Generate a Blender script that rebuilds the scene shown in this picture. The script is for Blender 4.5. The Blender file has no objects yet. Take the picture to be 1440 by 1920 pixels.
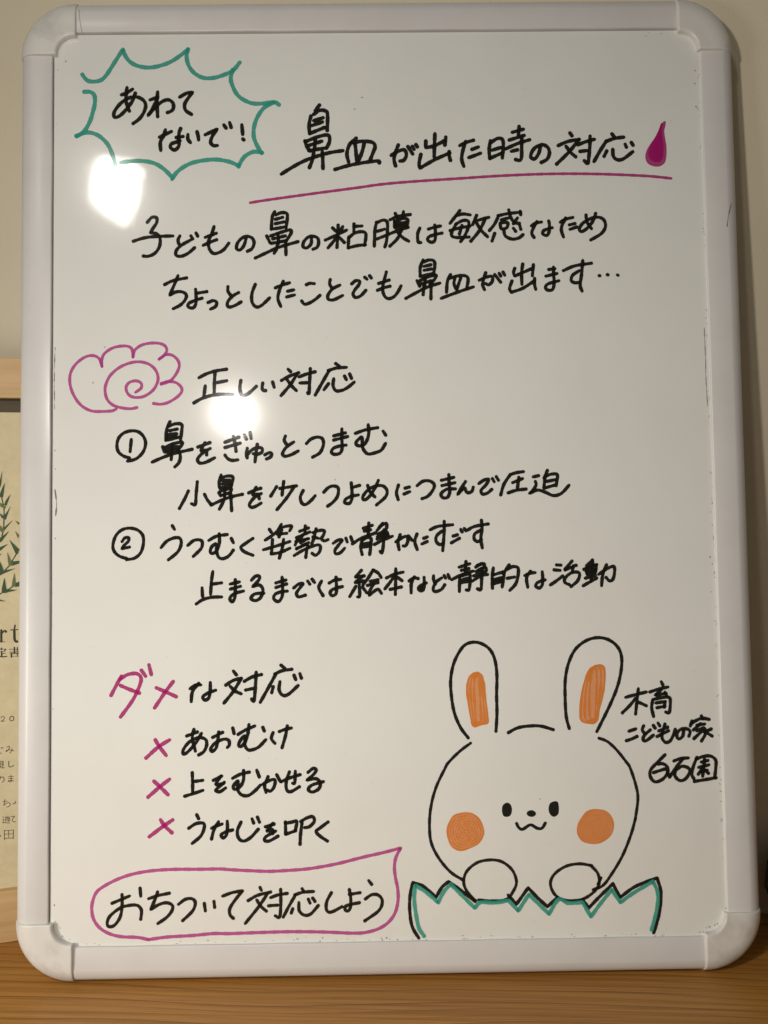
import bpy, bmesh, math, random
from mathutils import Vector, Matrix
random.seed(7)
C = bpy.context.scene.collection
SC = bpy.context.scene

# ------------------------------------------------------------------ camera
MM = 0.001
cam_d = bpy.data.cameras.new('camera')
cam = bpy.data.objects.new('camera', cam_d); C.objects.link(cam)
cam_d.sensor_fit = 'VERTICAL'; cam_d.sensor_height = 36.0; cam_d.sensor_width = 27.0
cam_d.lens = 1553.0 / 1920.0 * 36.0
cam_d.clip_start = 0.01; cam_d.clip_end = 50
R = Matrix(((0.999877, 0.012958, -0.008811), (-0.009344, 0.04172, -0.999086), (-0.012579, 0.999045, 0.041836)))
cam.matrix_world = Matrix.Translation((-4.622*MM, -490.660*MM, 299.768*MM)) @ R.to_4x4()
SC.camera = cam

# ------------------------------------------------------------------ room light (dim, warm, indoor)
world = bpy.data.worlds.new('World'); SC.world = world; world.use_nodes = True
bg = world.node_tree.nodes['Background']
bg.inputs['Color'].default_value = (1.0, 0.90, 0.76, 1); bg.inputs['Strength'].default_value = 0.09
SC.view_settings.view_transform = 'Standard'; SC.view_settings.look = 'None'
SC.view_settings.exposure = 0; SC.view_settings.gamma = 1; SC.view_settings.use_curve_mapping = False
SC.cycles.max_bounces = 8; SC.cycles.transparent_max_bounces = 24

LEAN = math.radians(5.0)
ML = Matrix.Rotation(-LEAN, 4, 'X')
BASE = Vector((0, 6.0, -301.5))
def board_pt(x, y, z):                # board plane millimetres -> world metres
    return (ML @ ((Vector((x, y, z)) - BASE) * MM))

P1, P2, P3, P4 = 6.2, 4.7, 0.66, 0.25      # lamp powers, watts
def lamp(name, loc, power, radius, col):
    d = bpy.data.lights.new(name, 'POINT'); d.energy = power; d.shadow_soft_size = radius; d.color = col
    o = bpy.data.objects.new(name, d); C.objects.link(o); o.location = loc
    return o
lamp('ceiling_lamp', board_pt(-165.6 - 161*2.4, -508.9*2.4, 181.4 + 227*2.4), P1, 0.050, (1.0, 0.95, 0.88))
lamp('room_lamp', board_pt(-91.5 - 86.9*1.0, -508.9*1.0, 39.7 + 85.3*1.0), P2, 0.0145, (1.0, 0.95, 0.88))
ad = bpy.data.lights.new('side_lamp', 'AREA'); ad.shape = 'DISK'; ad.size = 0.26; ad.spread = math.radians(64); ad.energy = P3; ad.color = (1.0, 0.955, 0.86)
ao = bpy.data.objects.new('side_lamp', ad); C.objects.link(ao)
ao.location = board_pt(-660, -600, -200)
lamp('far_lamp', (1.05, -0.44, 0.06), P4, 0.016, (1.0, 0.97, 0.93))
ao.rotation_euler = (board_pt(0, 0, -200) - Vector(ao.location)).to_track_quat('-Z', 'Y').to_euler()

# ------------------------------------------------------------------ helpers
def link(name, me, mat=None, parent=None):
    o = bpy.data.objects.new(name, me); C.objects.link(o)
    if mat: me.materials.append(mat)
    if parent: o.parent = parent
    return o
def build(name, verts, faces, mat, parent=None, smooth=None):
    me = bpy.data.meshes.new(name); me.from_pydata([tuple(v) for v in verts], [], faces); me.update()
    if smooth is not None:
        for p in me.polygons: p.use_smooth = True
        me.set_sharp_from_angle(angle=math.radians(smooth))
    return link(name, me, mat, parent)
def box_data(x0, x1, y0, y1, z0, z1, base=0):
    v = [(x0,y0,z0),(x1,y0,z0),(x1,y1,z0),(x0,y1,z0),(x0,y0,z1),(x1,y0,z1),(x1,y1,z1),(x0,y1,z1)]
    f = [(0,3,2,1),(4,5,6,7),(0,1,5,4),(1,2,6,5),(2,3,7,6),(3,0,4,7)]
    return v, f
def box(name, dims, mat, parent=None, bevel=0.0):
    v, f = box_data(*dims)
    me = bpy.data.meshes.new(name); me.from_pydata(v, [], f); me.update()
    if bevel:
        bm = bmesh.new(); bm.from_mesh(me)
        bmesh.ops.bevel(bm, geom=bm.edges[:], offset=bevel, segments=3, affect='EDGES', profile=0.6)
        bm.to_mesh(me); bm.free()
        for p in me.polygons: p.use_smooth = True
        me.set_sharp_from_angle(angle=math.radians(40))
    return link(name, me, mat, parent)
def empty(name, loc=(0,0,0), rot=(0,0,0)):
    o = bpy.data.objects.new(name, None); C.objects.link(o); o.location = loc; o.rotation_euler = rot
    o.empty_display_size = 0.02
    return o

class NT:
    def __init__(self, name):
        self.m = bpy.data.materials.new(name); self.m.use_nodes = True
        self.t = self.m.node_tree; self.n = self.t.nodes; self.bsdf = self.n['Principled BSDF']; self.out = self.n['Material Output']
    def add(self, typ, **kw):
        nd = self.n.new(typ)
        for k, v in kw.items():
            if k.startswith('i_'):
                key = k[2:].replace('_', ' ')
                nd.inputs[key].default_value = v
            else: setattr(nd, k, v)
        return nd
    def l(self, a, b): self.t.links.new(a, b)
    def coords(self, scale=(1,1,1), rot=(0,0,0)):
        tc = self.add('ShaderNodeTexCoord'); mp = self.add('ShaderNodeMapping')
        mp.inputs['Scale'].default_value = scale; mp.inputs['Rotation'].default_value = rot
        self.l(tc.outputs['Object'], mp.inputs['Vector']); return mp.outputs['Vector']
    def noise(self, vec, scale, detail=3, rough=0.5):
        nd = self.add('ShaderNodeTexNoise'); nd.inputs['Scale'].default_value = scale
        nd.inputs['Detail'].default_value = detail; nd.inputs['Roughness'].default_value = rough
        self.l(vec, nd.inputs['Vector']); return nd.outputs['Fac']
    def ramp(self, fac, stops):
        r = self.add('ShaderNodeValToRGB'); e = r.color_ramp.elements
        e[0].position, e[0].color = stops[0][0], (*stops[0][1], 1)
        e[1].position, e[1].color = stops[1][0], (*stops[1][1], 1)
        for p, c in stops[2:]:
            k = e.new(p); k.color = (*c, 1)
        self.l(fac, r.inputs['Fac']); return r.outputs['Color']
    def bump(self, h, strength, dist, chain=None):
        b = self.add('ShaderNodeBump'); b.inputs['Strength'].default_value = strength; b.inputs['Distance'].default_value = dist
        self.l(h, b.inputs['Height'])
        if chain: self.l(chain, b.inputs['Normal'])
        return b.outputs['Normal']
def setp(b, **kw):
    for k, v in kw.items(): b.inputs[k.replace('_', ' ')].default_value = v

# ------------------------------------------------------------------ materials
def mat_wall():
    t = NT('cream_wall'); v = t.coords()
    col = t.ramp(t.noise(v, 9, 4), [(0.3, (0.71, 0.63, 0.465)), (0.7, (0.765, 0.68, 0.51))])
    t.l(col, t.bsdf.inputs['Base Color']); setp(t.bsdf, Roughness=0.75)
    t.l(t.bump(t.noise(v, 420, 5, 0.6), 0.35, 0.0006), t.bsdf.inputs['Normal']); return t.m
def mat_shelf():
    t = NT('shelf_wood')
    v = t.coords(rot=(0, 0, math.radians(-0.4)))
    def sc(s):
        mp = t.add('ShaderNodeMapping'); mp.inputs['Scale'].default_value = s; t.l(v, mp.inputs['Vector']); return mp.outputs['Vector']
    warp = t.noise(sc((2.2, 9, 1)), 1.0, 2)
    # growth rings: thin dark late-wood lines along the board
    mul = t.add('ShaderNodeMath', operation='MULTIPLY'); t.l(warp, mul.inputs[0]); mul.inputs[1].default_value = 0.055
    sx = t.add('ShaderNodeSeparateXYZ'); t.l(v, sx.inputs[0])
    add = t.add('ShaderNodeMath', operation='ADD'); t.l(sx.outputs['Y'], add.inputs[0]); t.l(mul.outputs[0], add.inputs[1])
    freq = t.add('ShaderNodeMath', operation='MULTIPLY'); t.l(add.outputs[0], freq.inputs[0]); freq.inputs[1].default_value = 150.0
    fr = t.add('ShaderNodeMath', operation='FRACT'); t.l(freq.outputs[0], fr.inputs[0])
    fl = t.add('ShaderNodeMath', operation='FLOOR'); t.l(freq.outputs[0], fl.inputs[0])
    wn = t.add('ShaderNodeTexWhiteNoise', noise_dimensions='1D'); t.l(fl.outputs[0], wn.inputs['W'])
    line = t.ramp(fr.outputs[0], [(0.0, (0, 0, 0)), (0.45, (0.06, 0.06, 0.06)), (0.84, (0.35, 0.35, 0.35)), (0.93, (1, 1, 1)), (1.0, (0, 0, 0))])
    lm = t.add('ShaderNodeMath', operation='MULTIPLY'); t.l(line, lm.inputs[0])
    wa = t.add('ShaderNodeMath', operation='MULTIPLY_ADD'); t.l(wn.outputs['Value'], wa.inputs[0]); wa.inputs[1].default_value = 0.7; wa.inputs[2].default_value = 0.35
    t.l(wa.outputs[0], lm.inputs[1])
    fine = t.noise(sc((4, 420, 4)), 1.0, 5, 0.7)
    fibre = t.noise(sc((30, 1500, 30)), 1.0, 3, 0.6)
    tone = t.noise(sc((3, 22, 3)), 1.0, 2)
    base = t.ramp(tone, [(0.3, (0.47, 0.215, 0.036)), (0.7, (0.57, 0.275, 0.052))])
    mix1 = t.add('ShaderNodeMix', data_type='RGBA', blend_type='MULTIPLY'); mix1.inputs['Factor'].default_value = 0.8
    t.l(base, mix1.inputs['A']); t.l(t.ramp(fine, [(0.36, (0.62, 0.52, 0.40)), (0.56, (1, 1, 1))]), mix1.inputs['B'])
    mix2 = t.add('ShaderNodeMix', data_type='RGBA', blend_type='MIX'); t.l(lm.outputs[0], mix2.inputs['Factor'])
    t.l(mix1.outputs['Result'], mix2.inputs['A']); mix2.inputs['B'].default_value = (0.17, 0.070, 0.018, 1)
    mix3 = t.add('ShaderNodeMix', data_type='RGBA', blend_type='MULTIPLY'); mix3.inputs['Factor'].default_value = 0.5
    t.l(mix2.outputs['Result'], mix3.inputs['A']); t.l(t.ramp(fibre, [(0.3, (0.7, 0.7, 0.7)), (0.6, (1, 1, 1))]), mix3.inputs['B'])
    t.l(mix3.outputs['Result'], t.bsdf.inputs['Base Color']); setp(t.bsdf, Roughness=0.48)
    t.l(t.bump(fine, 0.25, 0.0003), t.bsdf.inputs['Normal']); return t.m
def mat_panel():
    t = NT('whiteboard_enamel'); v = t.coords()
    col = t.ramp(t.noise(v, 14, 4, 0.55), [(0.25, (0.755, 0.752, 0.715)), (0.75, (0.79, 0.79, 0.755))])
    t.l(col, t.bsdf.inputs['Base Color'])
    rg = t.ramp(t.noise(v, 26, 4, 0.6), [(0.3, (0.022, 0.022, 0.022)), (0.75, (0.048, 0.048, 0.048))])
    t.l(rg, t.bsdf.inputs['Roughness'])
    setp(t.bsdf, IOR=1.5, Specular_IOR_Level=0.3)
    n1 = t.bump(t.noise(v, 16, 2), 0.5, 0.0013)
    t.l(t.bump(t.noise(v, 900, 3, 0.6), 0.12, 0.00008, n1), t.bsdf.inputs['Normal'])
    # thin clear enamel coat keeps the sharper core of the lamp reflections
    setp(t.bsdf, Coat_Weight=0.30, Coat_Roughness=0.14)
    return t.m
def mat_plastic(name, c, rough, grime):
    t = NT(name); v = t.coords()
    a = tuple(x * 0.965 for x in c)
    big = t.noise(v, 22, 4, 0.65)
    col = t.ramp(big, [(0.32, a), (0.6, c)])
    gr = t.ramp(t.noise(t.coords(scale=(1, 1, 1), rot=(0.3, 0.7, 0.2)), 30, 5, 0.55), [(0.50, (0, 0, 0)), (0.68, (grime, grime, grime))])
    mx = t.add('ShaderNodeMix', data_type='RGBA'); t.l(gr, mx.inputs['Factor']); t.l(col, mx.inputs['A']); mx.inputs['B'].default_value = (0.36, 0.335, 0.29, 1)
    t.l(mx.outputs['Result'], t.bsdf.inputs['Base Color']); setp(t.bsdf, Roughness=rough, Coat_Weight=0.15, Coat_Roughness=0.22)
    t.l(t.bump(t.noise(v, 500, 3), 0.08, 0.0002), t.bsdf.inputs['Normal']); return t.m
def mat_ink(name, c, lo, hi, rough=0.07, streak=None):
    t = NT(name); v = t.coords()
    if streak == 'up': v2 = t.coords(scale=(900, 900, 60), rot=(0, math.radians(6), 0)); nz = t.noise(v2, 1.0, 2)
    else: nz = t.noise(v, 260, 3, 0.6)
    at = t.add('ShaderNodeAttribute', attribute_name='density')
    mr = t.add('ShaderNodeMapRange'); t.l(nz, mr.inputs['Value']); mr.inputs['From Min'].default_value = 0.3; mr.inputs['From Max'].default_value = 0.7
    mr.inputs['To Min'].default_value = -0.10; mr.inputs['To Max'].default_value = 0.10
    ad_ = t.add('ShaderNodeMath', operation='ADD'); t.l(at.outputs['Fac'], ad_.inputs[0]); t.l(mr.outputs['Result'], ad_.inputs[1])
    m2 = t.add('ShaderNodeMapRange'); t.l(ad_.outputs[0], m2.inputs['Value']); m2.inputs['To Min'].default_value = lo; m2.inputs['To Max'].default_value = hi
    t.l(m2.outputs['Result'], t.bsdf.inputs['Alpha'])
    setp(t.bsdf, Base_Color=(*c, 1), Roughness=rough, Specular_IOR_Level=0.35)
    t.l(t.bump(t.noise(v, 700, 3, 0.7), 0.10, 0.00006), t.bsdf.inputs['Normal'])
    return t.m
def mat_pine():
    t = NT('pale_pine')
    v = t.coords(scale=(5, 5, 130)); a = t.noise(v, 1.0, 4, 0.6)
    t.l(t.ramp(a, [(0.3, (0.50, 0.31, 0.135)), (0.65, (0.67, 0.455, 0.225))]), t.bsdf.inputs['Base Color']); setp(t.bsdf, Roughness=0.55); return t.m
def mat_paper():
    t = NT('kraft_paper'); v = t.coords()
    t.l(t.ramp(t.noise(v, 90, 5, 0.7), [(0.3, (0.62, 0.535, 0.335)), (0.7, (0.72, 0.63, 0.41))]), t.bsdf.inputs['Base Color'])
    setp(t.bsdf, Roughness=0.85); return t.m
def mat_flat(name, c, rough=0.7):
    t = NT(name); v = t.coords()
    t.l(t.ramp(t.noise(v, 120, 3), [(0.3, tuple(x*0.85 for x in c)), (0.7, c)]), t.bsdf.inputs['Base Color']); setp(t.bsdf, Roughness=rough); return t.m
def mat_stone():
    t = NT('dark_stone'); v = t.coords()
    t.l(t.ramp(t.noise(v, 160, 6, 0.75), [(0.35, (0.05, 0.043, 0.034)), (0.7, (0.19, 0.165, 0.13))]), t.bsdf.inputs['Base Color']); setp(t.bsdf, Roughness=0.9); return t.m

M_WALL, M_SHELF, M_PANEL = mat_wall(), mat_shelf(), mat_panel()
M_RAIL = mat_plastic('white_painted_rail', (0.665, 0.65, 0.635), 0.40, 0.06)
M_CAP = mat_plastic('white_corner_plastic', (0.72, 0.705, 0.665), 0.42, 0.62)
M_BACK = mat_flat('grey_backing', (0.35, 0.34, 0.32))
M_INK = {'black': mat_ink('black_marker', (0.010, 0.009, 0.006), 0.90, 0.995),
         'teal': mat_ink('teal_marker', (0.026, 0.38, 0.29), 0.74, 0.97),
         'magenta': mat_ink('magenta_marker', (0.45, 0.010, 0.180), 0.74, 1.0),
         'pink': mat_ink('pink_marker', (0.53, 0.055, 0.30), 0.72, 0.95),
         'orange': mat_ink('orange_marker', (0.86, 0.285, 0.045), 0.60, 1.0, 0.25, 'up')}
M_DIRT_SHADE = mat_ink('dried_ink_and_shade', (0.03, 0.028, 0.026), 0.5, 0.95)  # old ink and dirt, also the painted shading stroke on the right rail
M_PINE, M_PAPER, M_STONE = mat_pine(), mat_paper(), mat_stone()
M_CBACK = mat_flat('dark_backing', (0.085, 0.066, 0.038))
M_PRINT = mat_flat('printed_text_ink', (0.045, 0.035, 0.012))
M_LEAFD = mat_flat('printed_green_leaf', (0.040, 0.090, 0.036))
M_LEAFL = mat_flat('printed_olive_leaf', (0.14, 0.17, 0.065))

# ------------------------------------------------------------------ setting: wall and wooden shelf
FLOOR = -1.4 * MM
# the wall and shelf run at a slight angle to the board: the board's right top corner touches the wall
WALL_ANG = math.radians(-4.0)
wx, wy = 0.224, 0.06472
w = box('wall', (-1.8, 1.6, 0.0, 0.1, FLOOR - 0.6, 1.6), M_WALL); w['kind'] = 'structure'
s = box('wooden_shelf', (-1.4, 1.2, -0.36, -0.0003, FLOOR - 0.030, FLOOR), M_SHELF, None, 0.002); s['kind'] = 'structure'
for o_ in (w, s): o_.location = (wx, wy, 0); o_.rotation_euler = (0, 0, WALL_ANG)

# ------------------------------------------------------------------ whiteboard
W, H = 407.0, 561.0
board = empty('whiteboard', (0, 0, 0), (-LEAN, 0, 0))
board['label'] = 'white framed whiteboard with rounded corners, covered in handwriting, leaning on the cream wall'
board['category'] = 'whiteboard'
def L(x, y, z):                       # board millimetres -> metres in the board's own frame
    return ((x - BASE.x) * MM, (y - BASE.y) * MM, (z - BASE.z) * MM)

# enamel writing surface on its core board; faint waviness of the sheet comes from the material
def make_panel():
    nx, nz = 2, 2
    v = []; f = []
    x0, x1, z0, z1 = -W/2, W/2 + 3, -H/2 - 3, H/2     # an open groove is left along the left and top rails
    v = [L(x0, 0, z0), L(x1, 0, z0), L(x1, 0, z1), L(x0, 0, z1), L(x0, 9, z0), L(x1, 9, z0), L(x1, 9, z1), L(x0, 9, z1)]
    f = [(0, 1, 2, 3), (5, 4, 7, 6), (4, 0, 3, 7), (1, 5, 6, 2), (3, 2, 6, 7), (4, 5, 1, 0)]
    return build('writing_surface', v, f, M_PANEL, board)
panel = make_panel()
v_, f_ = box_data(-W/2 - 2.9, W/2 + 2.9, 9.3, 15.0, -H/2 - 2.9, H/2 + 2.9)
build('backing_board', [L(*p) for p in v_], f_, M_BACK, board)

RAIL = [(0, -6), (0, 1.1), (0.2, 1.5), (0.7, 1.7), (13.4, 2.2), (14.6, 2.05), (17.6, 0.9), (19.6, -0.6), (20.8, -2.4), (21.3, -5.5), (21.2, -9), (20.4, -13), (19.4, -17), (3.5, -17), (3.2, -16)]
def rail(name, p0, p1, out, gap=0.0):
    v = []; f = []; n = len(RAIL); seg = 24
    for k in range(seg + 1):
        t = k / seg
        bx, bz = p0[0] + (p1[0] - p0[0]) * t, p0[1] + (p1[1] - p0[1]) * t
        for (u, h) in RAIL:
            # hand-pressed look: the thin plastic edge against the sheet is not dead straight
            e = 0.10 * math.sin(t * 37 + p0[0]) + 0.06 * math.sin(t * 91) if u < 1 else 0
            if u < 2: e += gap
            v.append(L(bx + out[0] * (u + e), -h, bz + out[1] * (u + e)))
    for k in range(seg):
        for i in range(n):
            j = (i + 1) % n
            f.append((k*n+i, k*n+j, (k+1)*n+j, (k+1)*n+i))
    f.append(tuple(range(n))); f.append(tuple(range(seg*n, seg*n + n))[::-1])
    o = build(name, v, f, M_RAIL, board, 50)
    bm = bmesh.new(); bm.from_mesh(o.data); bmesh.ops.recalc_face_normals(bm, faces=bm.faces[:]); bm.to_mesh(o.data); bm.free()
    return o
A = 13.0
rail('frame_rail', (-W/2, -H/2 + A), (-W/2, H/2 - A), (-1, 0), 0.75)
rail('frame_rail', (W/2, -H/2 + A), (W/2, H/2 - A), (1, 0))
rail('frame_rail', (-W/2 + A, H/2), (W/2 - A, H/2), (0, 1), 0.95)
rail('frame_rail', (-W/2 + A, -H/2), (W/2 - A, -H/2), (0, -1))

CAP = [(-2.2, -6), (-2.2, 2.7), (-1.9, 3.5), (-1.2, 3.9), (-0.4, 3.95), (3, 3.7), (7, 3.85), (11, 3.9), (14, 3.4), (17, 2.3), (19.3, 0.8), (21.1, -1.4), (22.1, -4), (22.35, -7.5), (22.0, -11), (21.4, -14), (20.0, -17), (2.0, -17), (1.8, -16)]
def cap(sx, sz):
    cx, cz = sx * (W/2 - A), sz * (H/2 - A)
    v = []; f = []; n = len(CAP); rings = []
    # straight overlap of 1.2 mm on each rail, then a quarter turn; ends rolled in slightly
    sect = [(0, -1.3, -0.75), (0, -1.15, -0.25), (0, -0.8, 0)] + [(k * 90 / 20, 0, 0) for k in range(21)] + [(90, 0.8, 0), (90, 1.15, -0.25), (90, 1.3, -0.75)]
    for (deg, ext, shr) in sect:
        a = math.radians(deg)
        for (u, h) in CAP:
            r = A + u + (shr if u > 0 else -shr)
            x = math.cos(a) * r; z = math.sin(a) * r
            if deg == 0: z += ext
            if deg == 90: x -= ext
            v.append(L(cx + sx * x, -(h + (shr if h > -5 else 0)), cz + sz * z))
    m = len(sect)
    for k in range(m - 1):
        for i in range(n):
            j = (i + 1) % n
            f.append((k*n+i, k*n+j, (k+1)*n+j, (k+1)*n+i))
    f.append(tuple(range(n))); f.append(tuple(range((m-1)*n, m*n)))
    o = build('corner_cap', v, f, M_CAP, board)
    bm = bmesh.new(); bm.from_mesh(o.data); bmesh.ops.recalc_face_normals(bm, faces=bm.faces[:]); bm.to_mesh(o.data); bm.free()
    for p in o.data.polygons: p.use_smooth = True
    o.data.set_sharp_from_angle(angle=math.radians(55))
for sx in (-1, 1):
    for sz in (-1, 1): cap(sx, sz)

# ---- marker strokes -------------------------------------------------------
def parse(s):
    pts = []; corner = []
    for t in s.split():
        c = t.endswith('!'); a, b = t.rstrip('!').split(','); pts.append(Vector((float(a), float(b)))); corner.append(c)
    return pts, corner
def smooth_path(pts, corner, step):
    runs = []; cur = [pts[0]]
    for i in range(1, len(pts)):
        cur.append(pts[i])
        if corner[i] and i < len(pts) - 1: runs.append(cur); cur = [pts[i]]
    runs.append(cur)
    out = []
    for r in runs:
        if len(r) == 1: continue
        for i in range(len(r) - 1):
            p1, p2 = r[i], r[i+1]
            p0 = r[i-1] if i > 0 else p1 + (p1 - p2) * 0.5
            p3 = r[i+2] if i + 2 < len(r) else p2 + (p2 - p1) * 0.5
            n = max(2, int((p2 - p1).length / step))
            for k in range(n):
                t = k / n
                q = 0.5 * ((2*p1) + (p2 - p0)*t + (2*p0 - 5*p1 + 4*p2 - p3)*t*t + (3*p1 - p0 - 3*p2 + p3)*t**3)
                if not out or (q - out[-1]).length > step * 0.25: out.append(q)
        if (r[-1] - out[-1]).length > step * 0.25: out.append(r[-1].copy())
    return out
class Ink:
    def __init__(self): self.v = []; self.f = []; self.d = []; self.k = 0
    def stroke(self, pts, width, place, base, dens=(0.9, 0.55), wob=0.07):
        if len(pts) == 1: pts = [pts[0], pts[0] + Vector((0.05, 0.02))]
        hw = width / 2; n = len(pts); h0 = base + (self.k % 9) * 0.014; self.k += 1
        ph = random.uniform(0, 6); dA = dens[0] + random.uniform(-0.12, 0.1); dB = dens[1] + random.uniform(-0.2, 0.25)
        sec = []
        def tan(i):
            a = pts[max(0, i-1)]; b = pts[min(n-1, i+1)]; d = b - a
            return d.normalized() if d.length > 1e-9 else Vector((1, 0))
        t0 = tan(0)
        for a in (-80, -58, -32): sec.append((pts[0] + t0 * hw * math.sin(math.radians(a)), t0, math.cos(math.radians(a)), 0))
        for i in range(n): sec.append((pts[i], tan(i), 1.0, i / (n - 1)))
        t1 = tan(n-1)
        for a in (32, 58, 80): sec.append((pts[-1] + t1 * hw * math.sin(math.radians(a)), t1, math.cos(math.radians(a)), 1))
        s0 = len(self.v)
        for i, (p, t, c, tt) in enumerate(sec):
            nm = Vector((-t.y, t.x))
            ww = hw * c * (1 + wob * math.sin(i * 0.31 + ph) + 0.5 * wob * math.sin(i * 0.83 + 2*ph))
            h = h0 + 0.012 * tt
            for sgn in (1, -1):
                q = p + nm * (ww * sgn)
                self.v.append(place(q.x, h, q.y)); self.d.append(dA + (dB - dA) * tt)
        for i in range(len(sec) - 1):
            a = s0 + 2*i; self.f.append((a, a+1, a+3, a+2))
    def fill(self, pts, place, h, dens=0.7):
        s0 = len(self.v)
        for p in pts: self.v.append(place(p.x, h, p.y)); self.d.append(dens)
        self.f.append(tuple(range(s0, s0 + len(pts))))
    def make(self, name, mat, parent):
        o = build(name, self.v, self.f, mat, parent)
        at = o.data.attributes.new('density', 'FLOAT', 'POINT'); at.data.foreach_set('value', self.d)
        bm = bmesh.new(); bm.from_mesh(o.data)
        for fc in bm.faces:
            if fc.normal.y > 0: fc.normal_flip()
        bm.to_mesh(o.data); bm.free()
        return o
def on_board(x, h, z): return L(x, -h, z)

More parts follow.
